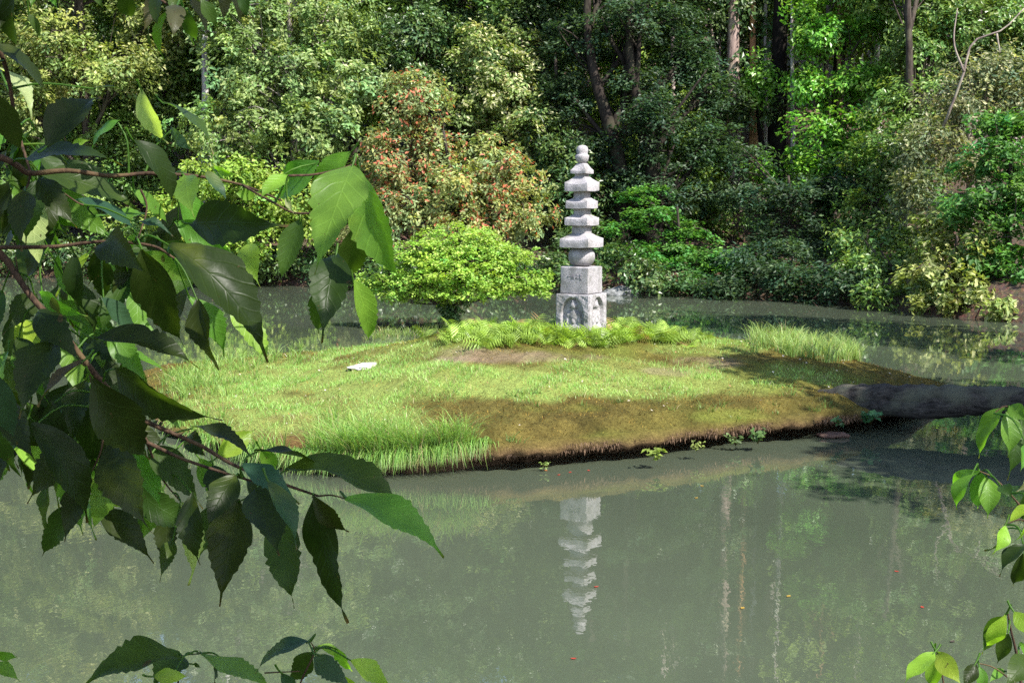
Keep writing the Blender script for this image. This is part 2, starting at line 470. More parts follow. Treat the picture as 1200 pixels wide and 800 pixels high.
# hanging root fringe over the cut bank
k = rng.integers(0, na, 9000)
sel = (ISL_S[k][:, 1] < 18.5) & (ISL_S[k][:, 0] > -2.2)
k = k[sel]; t_ = rng.random((len(k), 1))
e2 = ISL_S[k] * (1 - t_) + ISL_S[(k + 1) % na] * t_ + edge_n[k] * rng.uniform(.02, .09, (len(k), 1))
z0 = ze[k] * rng.uniform(.55, .85, len(k))
fb = np.column_stack([e2, z0])
hcol = np.array([0.20, 0.13, 0.085]) * rng.uniform(.5, 1.4, (len(k), 1))
Vb, qb, cb = blades(fb, -rng.uniform(.015, .06, len(k)), np.full(len(k), .006), rng.normal(0, .2, (len(k), 2)), hcol, 2, 0)
mbm.add(Vb, [qb], cb)
o = mbm.build('moss_cover', M_moss)
tag(o, 'brown and olive moss with hanging root fringe along the island bank', 'moss', kind='stuff')

def tall_grass(name, label, spots, per, hh, colr, w=(0.006, 0.012), arch=0.9, straw=.06, bias=0, curl=.9):
    Ps, L, Hs = [], [], []
    for (px, py, sx, sy, k) in spots:
        for _ in range(int(k)):
            q = on_isl(px + random.gauss(0, sx), py + random.gauss(0, sy))
            zq = max(float(isl_z(q[0], q[1])), 0.0) if poly_sd(np.array([[q[0], q[1], 0]]), ISL_S)[0] < 0 else 0.0
            nb = per
            a = rng.uniform(0, 6.28, nb); rad = np.abs(rng.normal(0, .05, nb))
            Ps.append(np.column_stack([q[0] + rad * np.cos(a), q[1] + rad * np.sin(a), np.full(nb, zq - .02)]))
            out_ = np.column_stack([np.cos(a), np.sin(a)]) * np.abs(rng.normal(0, .55 * arch, (nb, 1))) + rng.normal(0, .12, (nb, 2)) + [0, bias]
            L.append(out_); Hs.append(rng.uniform(*hh, nb) * random.uniform(.7, 1.15))
    P = np.concatenate(Ps); n = len(P)
    col = np.asarray(colr) * rng.uniform(.65, 1.3, (n, 1)) * np.column_stack([rng.uniform(.85, 1.2, n), np.ones(n), rng.uniform(.8, 1.2, n)])
    d = rng.random(n) < straw; col[d] = np.array([.40, .34, .17]) * rng.uniform(.7, 1.1, (d.sum(), 1))
    Vb, qb, cb = blades(P, np.concatenate(Hs), rng.uniform(*w, n), np.concatenate(L), col, 4, curl)
    o = make_mesh(name, Vb, [qb], M_grass, cols=cb)
    return tag(o, label, 'grass', kind='stuff')
tall_grass('tall_grass', 'long bright green grass hanging over the front left bank of the island',
           [(415, 530, 24, 9, 40), (385, 524, 14, 10, 16), (455, 528, 14, 10, 16), (430, 545, 30, 4, 26), (425, 553, 34, 2, 34), (520, 552, 18, 2, 14), (518, 532, 16, 7, 22), (520, 544, 16, 3, 10), (430, 505, 30, 8, 8)],
           22, (.18, .60), (.22, .37, .085), bias=-.22, w=(.005, .011), straw=.10)
tall_grass('tall_grass', 'arching green grass drooping from the front left bank to the water',
           [(440, 548, 50, 2, 70), (370, 546, 26, 2, 34), (520, 548, 18, 2, 26), (300, 536, 26, 3, 22), (235, 518, 22, 4, 20), (555, 545, 8, 2, 5)],
           16, (.14, .34), (.18, .32, .07), bias=-.75, curl=4.0, arch=.6)
tall_grass('tall_grass', 'pale green reedy grass on the back right corner of the island',
           [(920, 406, 16, 5, 34), (950, 412, 22, 5, 34), (985, 418, 14, 4, 22), (893, 400, 8, 3, 8)], 26, (.26, .56), (.25, .36, .10))
tall_grass('tall_grass', 'soft light green grass along the left shore of the island',
           [(240, 450, 20, 12, 34), (285, 428, 22, 8, 26), (215, 455, 14, 12, 30), (330, 418, 22, 4, 16), (225, 500, 20, 10, 22), (290, 532, 20, 4, 10)], 24, (.15, .36), (.22, .35, .085), bias=-.12)
tall_grass('tall_grass', 'thin green grass behind the small maple on the island crest',
           [(470, 391, 24, 2, 20), (520, 386, 14, 2, 14), (445, 396, 12, 2, 10)], 22, (.10, .26), (.17, .25, .06))
tall_grass('tall_grass', 'scattered green tufts along the mossy front edge of the island',
           [(605, 545, 6, 3, 3), (655, 470, 60, 8, 10), (820, 470, 60, 12, 8), (960, 470, 30, 10, 7), (900, 490, 50, 10, 6)], 14, (.06, .16), (.14, .22, .05))

# ---- ferns round the pagoda
def fern_patch(name, label, spots):
    mb = MB()
    for (px, py, sx, sy, k, hs) in spots:
        for _ in range(k):
            q = on_isl(px + random.gauss(0, sx), py + random.gauss(0, sy))
            if poly_sd(np.array([[q[0], q[1], 0]]), ISL_S)[0] > -.05: continue
            q = np.array([q[0], q[1], float(isl_z(q[0], q[1]))])
            if abs(q[0] - 1.0) < .42 and abs(q[1] - 19.95) < .42: continue
            nf = random.randint(4, 6); a0 = random.uniform(0, 6.28)
            shade = random.uniform(.7, 1.25)
            for f in range(nf):
                a = a0 + f * 6.28 / nf + random.uniform(-.3, .3)
                Lf = random.uniform(.18, .52) * hs
                el = random.uniform(.6, 1.25)
                hd = np.array([math.cos(a), math.sin(a), 0])
                t = np.linspace(0, 1, 9)
                sp = q + np.outer(t * Lf * math.cos(el), hd) + np.column_stack([0 * t, 0 * t, Lf * (math.sin(el) * t - .45 * t ** 2)])
                sd = nrm(np.array([-hd[1], hd[0], random.uniform(-.9, .9)]))
                col = np.array([.25, .37, .06]) * shade * random.uniform(.55, 1.35)
                if random.random() < .05: col = np.array([.30, .20, .08])
                for s_ in (-1, 1):
                    tt = t[2:]
                    lw = Lf * .33 * np.sin(np.pi * np.clip(tt * .9 + .1, 0, 1)) ** .8 + .006
                    b0 = sp[2:] - (sp[2:] - sp[1:-1]) * .6; b1 = sp[2:] + 0
                    tip = sp[2:] + sd * (s_ * lw)[:, None] + hd * .25 * lw[:, None] + np.array([0, 0, -.12]) * lw[:, None]
                    Vv = np.stack([b0, b1, tip], 1).reshape(-1, 3)
                    i3 = np.arange(len(tt))[:, None] * 3 + np.array([0, 1, 2])
                    mb.add(Vv, [i3], col * random.uniform(.9, 1.1))
    o = mb.build(name, M_grass)
    return tag(o, label, 'ferns', kind='stuff')
fern_patch('fern_cover', 'bright green ferns spread left of the stone pagoda base', [(590, 396, 32, 6, 70, 1), (628, 390, 16, 5, 44, 1.25), (648, 394, 8, 4, 16, 1), (545, 398, 14, 4, 16, .8), (560, 388, 14, 2, 12, .8)])
fern_patch('fern_cover', 'low ferns in front of and right of the stone pagoda base', [(685, 400, 34, 4, 64, 1), (750, 396, 30, 5, 66, 1.05), (805, 397, 16, 4, 24, .8), (727, 390, 10, 3, 18, 1.2)])

# ---- litter on the moss (white flecks / dry leaves)
def leaf_quads(c, nrmv, d, L, W, fold=.18):
    d = nrm(d - nrmv * (d * nrmv).sum(-1, keepdims=True)); s = np.cross(nrmv, d)
    L = np.broadcast_to(L, (len(c),))[:, None]; W = np.broadcast_to(W, (len(c),))[:, None]
    b = c - d * L * .5; t = c + d * L * .5
    r = c - d * L * .05 + s * W * .5 + nrmv * W * fold; l = c - d * L * .05 - s * W * .5 + nrmv * W * fold
    V = np.stack([b, r, t, l], 1).reshape(-1, 3)
    i = np.arange(len(c))[:, None] * 4
    return V, np.concatenate([i + np.array([0, 1, 2]), i + np.array([0, 2, 3])])
P = scatter_isl(2600, lambda P: np.full(len(P), .22))
n = len(P)
up = nrm(np.column_stack([rng.normal(0, .35, n), rng.normal(0, .35, n), np.ones(n)]))
V_, f_ = leaf_quads(P + [0, 0, .03], up, rng.normal(size=(n, 3)), rng.uniform(.025, .055, n), rng.uniform(.015, .03, n))
cc = np.where(rng.random((n, 1)) < .55, np.array([[.55, .48, .40]]), np.array([[.30, .16, .08]])) * rng.uniform(.7, 1.2, (n, 1))
o = make_mesh('fallen_leaves', V_, [f_], M_litter, cols=np.repeat(cc, 4, 0))
tag(o, 'tiny dry pale leaves scattered over the island moss', 'fallen leaves', kind='stuff')

# ---- floating leaves
red, yel = (.26, .035, .02), (.26, .17, .03)
def floater(px, py, colr, label, L=.045):
    q = at_z(px, py, .004)
    a = random.uniform(0, 6.28)
    t = np.linspace(0, 1, 7); wd = np.sin(np.pi * t ** .8) * .3 * L
    mb = MB(); d = np.array([math.cos(a), math.sin(a), 0]); s = np.array([-d[1], d[0], 0])
    cl = q + np.outer((t - .5) * L, d); cl[:, 2] += .002 * (2 * t - 1) ** 2
    Vv = np.concatenate([cl, cl + s * wd[:, None] + [0, 0, .001], cl - s * wd[:, None] + [0, 0, .001]])
    qd = [(k, k + 1, 7 + k + 1, 7 + k) for k in range(6)] + [(k, 14 + k, 14 + k + 1, k + 1) for k in range(6)]
    mb.add(Vv, [qd], colr)
    o = mb.build('floating_leaf', M_litter, loc=q)
    tag(o, label, 'leaf', 'leaves floating on the pond')
for (px, py) in [(1051, 669), (1081, 711), (699, 687), (672, 771)]:
    floater(px, py, red, 'small red fallen leaf floating on open water in front of the island', .042)
for (px, py) in [(668, 553), (655, 556), (640, 551), (690, 551)]:
    floater(px, py, red if px != 640 else (.35, .12, .04), 'red leaf floating close against the cut bank of the island', .05)
for (px, py) in [(823, 569), (816, 583), (870, 712), (924, 698)]:
    floater(px, py, yel, 'small yellow fallen leaf floating on the pond', .05)
floater(1116, 751, (.05, .04, .03), 'dark wet leaf floating near the lower right shore', .05)

# ---- rocks
def rock(name, label, c, r, mat, seed, cat='stone'):
    import bmesh
    bm = bmesh.new(); bmesh.ops.create_icosphere(bm, subdivisions=4, radius=1)
    for v in bm.verts:
        p_ = np.array(v.co); k_ = 1 + .20 * float(wob(p_ + seed, 2.6)) + .13 * float(wob(p_ + seed, 5, 1)) + .03 * float(wob(p_ + seed, 13, 2))
        q_ = p_ * k_; q_ = np.sign(q_) * np.abs(q_) ** .92
        v.co = Vector(q_ * r)
    me = bpy.data.meshes.new(name); bm.to_mesh(me); bm.free()
    for f in me.polygons: f.use_smooth = True
    me.materials.append(mat)
    o = bpy.data.objects.new(name, me); COL.objects.link(o); o.location = [float(v) for v in c]
    return tag(o, label, cat)
q = on_isl(432, 429)
rock('white_stone', 'flat white stone lying in the short grass on the island', q + [0, 0, -.005], np.array([.27, .30, .035]), M_wstone, 5.9)
q = at_y(728, 352, 38.2)
rock('bank_rock', 'grey boulder at the waterline behind the stone pagoda', [q[0], 38.5, .06], np.array([.50, .4, .17]), M_rock, 7.1, 'rock')
q = at_z(975, 512)
rock('bank_rock', 'small brown stone under the right end of the island bank', [q[0], q[1], .02], np.array([.18, .10, .04]), flat_material('wet_clay', (.085, .045, .03)), 1.1, 'rock')

# ---- little weeds rooted in the cut bank
def weed(px, py, z, h, label, colr, nl=34):
    q = at_z(px, py, z)
    e = empty('bank_weed', q); tag(e, label, 'weed', 'weeds growing from the island bank')
    st, lf = MB(), MB()
    for s_ in range(6):
        a = random.uniform(0, 6.28); d = np.array([math.cos(a) * .5, math.sin(a) * .3 - .3, 0])
        t = np.linspace(0, 1, 5)[:, None]
        pth = q + t * d * h * .8 + np.array([0, 0, 1]) * (t * h * random.uniform(.5, 1) - .3 * h * t ** 2)
        st.tube(pth, np.linspace(.004, .0015, 5), 4, (.9, 1.1, .5))
        n = nl // 6
        k = rng.uniform(.25, 1, n)[:, None]
        c = q + k * d * h * .8 + np.array([0, 0, 1]) * (k * h * .75 - .3 * h * k ** 2) + rng.normal(0, .022, (n, 3))
        V_, f_ = leaf_quads(c, nrm(np.array([0, -.4, 1]) + rng.normal(0, .4, (n, 3))), d + rng.normal(0, .6, (n, 3)), rng.uniform(.05, .10, n) * h / .25, rng.uniform(.03, .05, n) * h / .25)
        lf.add(V_, [f_], np.repeat(np.array(colr) * rng.uniform(.7, 1.3, (n, 1)), 4, 0))
    st.build('stem', M_twig, e, q); lf.build('leaves', M_leaf, e, q)
weed(770, 538, .10, .26, 'yellow green weed hanging from the middle of the cut bank', (.18, .24, .04))
weed(816, 528, .10, .17, 'small pale leafed weed on the dark cut bank below the moss', (.20, .25, .06), 24)
weed(888, 520, .08, .28, 'dark green leafy weed in the shaded cut bank', (.07, .13, .03), 44)
weed(862, 522, .05, .22, 'dull green weed beside the dark leafy one at the waterline', (.08, .13, .035))
weed(1020, 498, .12, .34, 'broad leafed green weed under the end of the fallen log', (.05, .15, .05), 44)
weed(985, 500, .14, .22, 'dim green weed just left of the fallen log end', (.05, .12, .04))
weed(640, 548, .03, .12, 'tiny green weed at the water under the brown moss bank', (.15, .22, .05), 18)

# ------------------------------------------------------------------ stone pagoda
PY = 19.85
PX = float(at_y(681, 400, PY)[0])
def zpx(py): return float(at_y(681, py, PY)[2])
ang = R(-31); ca, sa = math.cos(ang), math.sin(ang)
base_z = float(isl_z(PX, PY)) - 0.05
pag = empty('stone_pagoda', (PX, PY, base_z))
tag(pag, 'pale granite pagoda with five stacked roofs and carved base standing among ferns', 'pagoda')
def place(Vl):
    Vl = np.asarray(Vl, float)
    return np.column_stack([PX + Vl[:, 0] * ca - Vl[:, 1] * sa, PY + Vl[:, 0] * sa + Vl[:, 1] * ca, Vl[:, 2]])

def sq_ring(a, n=10, rnd=0.12):
    """rounded-square ring of 4n points, half size a; second value is corner weight"""
    t = np.linspace(0, 2 * np.pi, 4 * n, endpoint=False) + np.pi / 4
    c, s = np.cos(t), np.sin(t)
    p_ = 2 / rnd if rnd else 40
    rad = 1 / (np.abs(c) ** p_ + np.abs(s) ** p_) ** (1 / p_)
    cw = np.clip((rad - 1) / (math.sqrt(2) - 1), 0, 1)
    return np.column_stack([c * rad * a, s * rad * a]), cw

def lathe_sq(prof, name, mat, parent, n=12, rnd=.12, lift=0.0, rough=.004, seed=0.):
    """prof: (half size, z, corner lift weight, roundness override)"""
    rings = []
    for it in prof:
        a, z, lw = it[:3]; r_ = it[3] if len(it) > 3 else rnd
        xy, cw = sq_ring(max(a, .001), n, r_)
        rings.append(np.column_stack([xy, z + lift * lw * cw ** 1.6]))
    A = np.array(rings); k, mm = A.shape[:2]
    V = A.reshape(-1, 3)
    V = V + rough * np.column_stack([wob(V + seed, 13), wob(V + seed, 13, 1), .7 * wob(V + seed, 11, 2)])
    i = np.arange(k * mm).reshape(k, mm); j = np.roll(i, -1, 1)
    Q = np.stack([i[:-1], j[:-1], j[1:], i[1:]], -1).reshape(-1, 4)
    o = make_mesh(name, place(V), [Q], mat, parent, (PX, PY, base_z))
    if rnd < .5: o.data.set_sharp_from_angle(angle=R(32))
    return o

def block(name, s, z0, z1, parent, seed, bev=.012):
    h = s / 2
    pr = [(.001, z0, 0), (h - bev, z0, 0), (h, z0 + bev, 0)] + [(h, z0 + (z1 - z0) * t, 0) for t in (.2, .4, .6, .8)] + [(h, z1 - bev, 0), (h - bev, z1, 0), (h * .5, z1 + .002, 0), (.001, z1 + .002, 0)]
    return lathe_sq(pr, name, M_stone, parent, 12, .06, 0, .005, seed)

# lower block with carved niches on the two visible faces (and the two hidden ones)
SB = 0.555; z0, z1 = base_z, zpx(343.5); HB = z1 - z0
nu, nv = 64, 60
uu = np.linspace(-SB / 2, SB / 2, nu); vv = np.linspace(0, HB, nv)
UU, VV = np.meshgrid(uu, vv)
ub = 0.182; cy = HB * .55
arch_v = HB * .93
def niche(U, Vh):
    hw = ub * np.where(Vh < cy, 1.0, np.sqrt(np.clip(1 - ((Vh - cy) / (arch_v - cy)) ** 2, 0, 1)))
    hw = hw * (1 - .12 * smooth(.2, -0.1, Vh))
    return smooth(-.004, .014, hw - np.abs(U)) * smooth(.10, .13, Vh)
def figure(U, Vh):
    o = np.zeros(U.shape)
    k = HB / 0.60
    def ell(cx, cv, ru, rv, d):
        nonlocal o
        r2 = ((U - cx) / ru) ** 2 + ((Vh - cv * k) / (rv * k)) ** 2
        o = np.maximum(o, d * np.clip(1 - r2, 0, 1) ** .27)
    ell(0, .455, .045, .055, .066); ell(0, .512, .018, .014, .060)          # head, topknot
    ell(-.047, .445, .010, .026, .035); ell(.047, .445, .010, .026, .035)   # ears
    ell(0, .40, .028, .03, .045)
    ell(0, .34, .05, .075, .048); ell(0, .31, .092, .085, .052); ell(0, .22, .125, .09, .042); ell(-.085, .315, .034, .06, .046); ell(.085, .315, .034, .06, .046)
    ell(-.10, .25, .028, .075, .05); ell(.10, .25, .028, .075, .05)
    ell(0, .255, .035, .04, .072)                                          # joined hands
    ell(0, .17, .145, .05, .060); ell(-.09, .165, .06, .038, .068); ell(.09, .165, .06, .038, .068)
    ell(0, .455, .017, .010, .070); ell(0, .443, .008, .018, .073)           # brow, nose
    fold = .002 * np.sin((Vh * 75) + np.abs(U) * 45)
    return np.where(o > 0, o + fold * (o > .03) * (Vh < .38 * k), o)
blk, fig = MB(), MB()
DEP = 0.062
for f_ in range(4):
    fa = f_ * math.pi / 2
    cf, sf = math.cos(fa), math.sin(fa)
    def face(U, Vh, dpt):
        x, y = U, -(SB / 2) + dpt
        rough = .004 * wob(np.stack([U * 1 + f_, Vh, 0 * U], -1), 22) + .003 * wob(np.stack([U * 1 + f_, Vh, 0 * U], -1), 60, 1)
        edge = .012 * (smooth(SB / 2 - .015, SB / 2, np.abs(U)) + smooth(HB - .015, HB, Vh))
        y = y + rough * (np.abs(U) < SB / 2 - .01) + edge
        x = np.sign(U) * np.minimum(np.abs(U), SB / 2 - .012 * smooth(SB / 2 - .015, SB / 2, np.abs(U)) * 1.0)
        return np.stack([x * cf - y * sf, x * sf + y * cf, z0 + Vh], -1)
    nm = niche(UU, VV)
    Vf = face(UU, VV, DEP * nm).reshape(-1, 3)
    i = np.arange(nu * nv).reshape(nv, nu)
    blk.add(place(Vf), [np.stack([i[:-1, :-1], i[:-1, 1:], i[1:, 1:], i[1:, :-1]], -1).reshape(-1, 4)])
    fh = figure(UU / .96, VV)
    if f_ in (0, 1):
        Vg = face(UU, VV, DEP + .004 - fh).reshape(-1, 3)
        ok = (fh > 0)
        okc = ok[:-1, :-1] | ok[1:, :-1] | ok[:-1, 1:] | ok[1:, 1:]
        qd = np.stack([i[:-1, :-1], i[:-1, 1:], i[1:, 1:], i[1:, :-1]], -1)[okc]
        fig.add(place(Vg), [qd])
h = SB / 2 - .012
blk.add(place([(-h, -h, z1), (h, -h, z1), (h, h, z1), (-h, h, z1)]), [[(0, 1, 2, 3)]])
ped = blk.build('carved_base', M_stone, pag, (PX, PY, base_z))
fg = fig.build('relief_figure', M_stone, ped, (PX, PY, base_z))
ub_ = block('upper_block', .455, zpx(343.5) + .002, zpx(312), pag, 2.2)
# inscription on the upper block's front face, cut lines set as dark raised strokes
ins = MB()
s2 = .455 / 2
def stroke(u0, v0, u1, v1, wd=.008):
    zc = zpx(323)
    a = np.array([u0, v0]); b_ = np.array([u1, v1]); d = (b_ - a) / np.linalg.norm(b_ - a); nn = np.array([-d[1], d[0]]) * wd / 2
    pts = [a - nn * .6, a + nn, b_ + nn * .5, b_ - nn]
    Vv = [(p_[0], -s2 - .006, zc + p_[1]) for p_ in pts] + [(p_[0], -s2 + .01, zc + p_[1]) for p_ in pts]
    ins.add(place(Vv), [[(0, 1, 2, 3), (0, 4, 5, 1), (1, 5, 6, 2), (2, 6, 7, 3), (3, 7, 4, 0)]])
for (cx, kind) in ((-.085, 0), (-.02, 1), (.045, 2), (.105, 3)):
    if kind == 0: stroke(cx - .02, 0, cx + .02, .004)
    if kind == 1:
        stroke(cx - .022, .028, cx + .022, .032); stroke(cx - .016, .028, cx - .020, -.04); stroke(cx + .016, .03, cx + .014, -.035)
        stroke(cx - .014, 0, cx + .014, .002); stroke(cx, .03, cx, -.03, .006)
    if kind == 2:
        stroke(cx - .022, .02, cx + .022, .024); stroke(cx, .045, cx - .002, -.035); stroke(cx - .002, .0, cx - .024, -.036); stroke(cx, .0, cx + .024, -.034)
    if kind == 3:
        stroke(cx - .014, .035, cx + .014, .015); stroke(cx + .014, .03, cx - .016, -.02); stroke(cx - .016, -.005, cx + .018, -.04)
ins.build('inscription', M_carve, ub_, (PX, PY, base_z))
# round body stone
zb0, zb1 = zpx(312.5), zpx(289); rb = .192
pr = [(rb * math.cos(t) ** .62 if math.cos(t) > 1e-6 else .001, (zb0 + zb1) / 2 + (zb1 - zb0) / 2 * math.sin(t), 0, 1.0) for t in np.linspace(-1.5707, 1.5707, 16)]
lathe_sq(pr, 'round_body', M_stone, pag, 10, 1.0, 0, .003, 5.)
def roof(zb, zt, s, neck, name='roof', last=False, seed=0., up=.030, ez=.42):
    h = s / 2; H = zt - zb
    pr = [(.001, zb + .006, 0), (h * .55, zb + .004, 0), (h * .975, zb, .3), (h, zb + H * .03, .3), (h * 1.0, zb + H * ez * .5, .6), (h, zb + H * ez, 1), (h * .985, zb + H * (ez + .03), 1)]
    for t in np.linspace(.18, 1, 7):
        a = h * .985 + (neck - h * .985) * t
        pr.append((a, zb + H * (ez + .03) + H * (.97 - ez) * (t ** 1.12), 1.0 * (1 - t) ** 1.3))
    pr.append((.001, zt + .001, 0))
    return lathe_sq(pr, name, M_stone, pag, 14, .07, up, .0035, seed)
def neck(z0, z1, s):
    h = s / 2
    lathe_sq([(.001, z0 - .01, 0), (h, z0 - .01, 0), (h * 1.02, (z0 + z1) / 2, 0), (h, z1 + .012, 0), (.001, z1 + .012, 0)], 'neck_stone', M_stone, pag, 8, .25, 0, .003, z0)
ROOFS = [(290, 273.5, .475, .118, .52), (264.3, 251.5, .378, .10, .58), (244.5, 231.8, .352, .098, .58), (224.5, 207, .378, .085, .48)]
for k, (pb, pt, s, nk, ez) in enumerate(ROOFS):
    roof(zpx(pb), zpx(pt), s, nk, seed=k * 3.1, ez=ez, up=.026 if k in (0, 3) else .020)
    nxt = ROOFS[k + 1][0] if k < 3 else 203.5
    neck(zpx(pt), zpx(nxt), nk * 2 * .97)
roof(zpx(203.8), zpx(191.5), .255, .055, seed=9.3, up=.016, ez=.25)
fz = [(.001, 191.8), (.05, 191.6), (.085, 188.5), (.098, 184.5), (.100, 182.3), (.088, 181.4), (.076, 180.6), (.084, 178.5), (.087, 175.5), (.074, 172.3), (.045, 170.6), (.001, 170.0)]
lathe_sq([(a, zpx(p_), 0, 1.0) for a, p_ in fz], 'finial', M_stone, pag, 9, 1.0, 0, .002, 4.)

# ------------------------------------------------------------------ fallen log
Lp = spline([(3.45, 17.6, .14), (4.2, 17.1, .35), (4.8, 16.75, .41), (5.4, 16.5, .43), (6.2, 16.35, .42), (7.6, 16.2, .42), (9.2, 16.1, .55), (11.5, 16.0, 1.2)], 70)
rad = np.interp(np.linspace(0, 1, 70), [0, .05, .12, .2, .27, .33, .6, 1], [.10, .135, .155, .17, .175, .165, .18, .21])
lg = MB(); lg.tube(Lp, rad, 36, (1, 1, 1), .12)
e = empty('fallen_log', Lp[20]); tag(e, 'weathered grey fallen log reaching from the right bank onto the island', 'log')
lg.build('log_trunk', M_log, e, Lp[20])
lb = MB()
lb.tube(spline([(4.15, 17.0, .24), (4.6, 16.70, .30), (5.05, 16.48, .30), (5.5, 16.42, .36)], 14), np.linspace(.09, .12, 14), 14, (.8, .8, .8), .08)
lb.build('root_stub', M_log, e, Lp[20])

# ------------------------------------------------------------------ trees
KIND = {   # leaf length, width, colour, colour variation, tip colour, tip share, layered?, material
 'pale':   (.165, .085, (.190, .275, .088), .20, (.38, .45, .18), .16, 0, M_leaf),
 'yellow': (.165, .085, (.190, .245, .066), .22, (.44, .45, .19), .20, 0, M_leaf),
 'lime':   (.150, .082, (.210, .320, .048), .20, (.34, .43, .09), .20, 0, M_leaf),
 'dark':   (.155, .078, (.066, .122, .036), .28, (.15, .21, .06), .12, 0, M_leafg),
 'blue':   (.145, .070, (.038, .078, .034), .24, (.09, .15, .055), .14, .5, M_leaf),
 'mid':    (.160, .080, (.115, .200, .042), .25, (.21, .28, .06), .15, 0, M_leafg),
 'red':    (.150, .070, (.255, .300, .110), .20, (.50, .155, .085), .21, 0, M_leaf),
 'cream':  (.155, .082, (.185, .260, .075), .20, (.54, .53, .29), .28, 0, M_leaf),
 'maple':  (.130, .085, (.080, .215, .038), .20, (.15, .30, .05), .14, .8, M_leaf),
 'bright': (.165, .090, (.115, .275, .028), .22, (.23, .38, .055), .16, 0, M_leafg),
 'sat':    (.180, .080, (.080, .205, .040), .20, (.15, .28, .05), .14, .3, M_leaf),
 'grey':   (.150, .066, (.165, .195, .090), .20, (.44, .42, .24), .20, 0, M_leaf),
 'island': (.068, .046, (.270, .430, .070), .14, (.40, .50, .12), .24, .6, M_leaf),
 'twiggy': (.120, .045, (.070, .050, .036), .25, (.16, .13, .08), .2, 0, M_leaf),
}

def crown_mesh(lobes, kind, lai=4.5, spray_r=.42, per=46, gap=.25, lscale=1.0):
    """lobes: list of (centre, radii). Returns V, tris, colours, spray centres with lobe index"""
    L, W, base, var, tipc, tips, lay, mat = KIND[kind]
    L *= lscale; W *= lscale
    base = np.array(base); tipc = np.array(tipc)
    VV, FF, CC, SC = [], [], [], []
    off = 0
    for li, (c, r) in enumerate(lobes):
        c = np.asarray(c, float); r = np.asarray(r, float)
        area = math.pi * r[0] * r[2]
        nsp = max(6, int(area * lai / (.5 * L * W) / per))
        dirs = nrm(rng.normal(size=(nsp, 3)))
        rf = rng.random(nsp) ** .40
        bump = 1 + .22 * wob(dirs * 1.0 + c * .7, 2.6) + .12 * wob(dirs + c, 6.5, 1)
        pos = c + dirs * r * (rf * bump)[:, None]
        if gap:
            keep = wob(pos, 1.5 / max(.6, spray_r * 2), 2) > -1.25 + gap * 1.6
            keep |= rng.random(nsp) < .12
            pos, dirs, rf = pos[keep], dirs[keep], rf[keep]
        k = len(pos)
        if k == 0: continue
        out = nrm((pos - c) / r ** 2)
        sn = nrm(np.array([0, 0, 1.0]) * (.75 + 1.6 * lay) + out * .7 * (1 - .6 * lay) + rng.normal(0, .28, (k, 3)))
        a = nrm(np.cross(sn, rng.normal(size=(k, 3)))); b_ = np.cross(sn, a)
        sr = spray_r * rng.uniform(.55, 1.25, k)
        tone = (1 + var * rng.normal(0, .8, k)) * (1 + .18 * wob(pos, .8, 1))
        hue = rng.normal(0, .10, k)
        th = rng.uniform(0, 6.283, (k, per)); rad = np.sqrt(rng.random((k, per)))
        ca_, sa_ = np.cos(th) * rad, np.sin(th) * rad
        thick = (.30 - .17 * lay)
        hgt = rng.normal(0, thick, (k, per)) - .28 * rad ** 2
        P = pos[:, None] + sr[:, None, None] * (a[:, None] * ca_[..., None] + b_[:, None] * sa_[..., None] + sn[:, None] * hgt[..., None])
        ln = nrm(sn[:, None] + rng.normal(0, .42 - .14 * lay, (k, per, 3)))
        ld = a[:, None] * ca_[..., None] + b_[:, None] * sa_[..., None] + rng.normal(0, .45, (k, per, 3)) + np.array([0, 0, -.25])
        P = P.reshape(-1, 3); n = len(P)
        sz = rng.uniform(.7, 1.25, n)
        Vq, Fq = leaf_quads(P, ln.reshape(-1, 3), ld.reshape(-1, 3), L * sz, W * sz)
        tn = np.repeat(tone, per) * rng.uniform(.72, 1.28, n)
        hu = np.repeat(hue, per)
        col = base * np.clip(tn, .35, 1.9)[:, None] * np.column_stack([1 + hu, np.ones(n), 1 - hu])
        tp = rng.random(n) < tips * np.repeat(np.clip(1 + .9 * wob(pos, 1.1), .15, 2.2), per) * (hgt.ravel() > -.22)
        col[tp] = tipc * rng.uniform(.6, 1.25, (tp.sum(), 1))
        VV.append(Vq); FF.append(Fq + off); off += len(Vq); CC.append(np.repeat(np.clip(col, 0.004, .8), 4, 0))
        sub = rng.random(k) < .16
        SC += [(q_, li) for q_ in pos[sub]]
    return np.concatenate(VV), np.concatenate(FF), np.concatenate(CC), SC

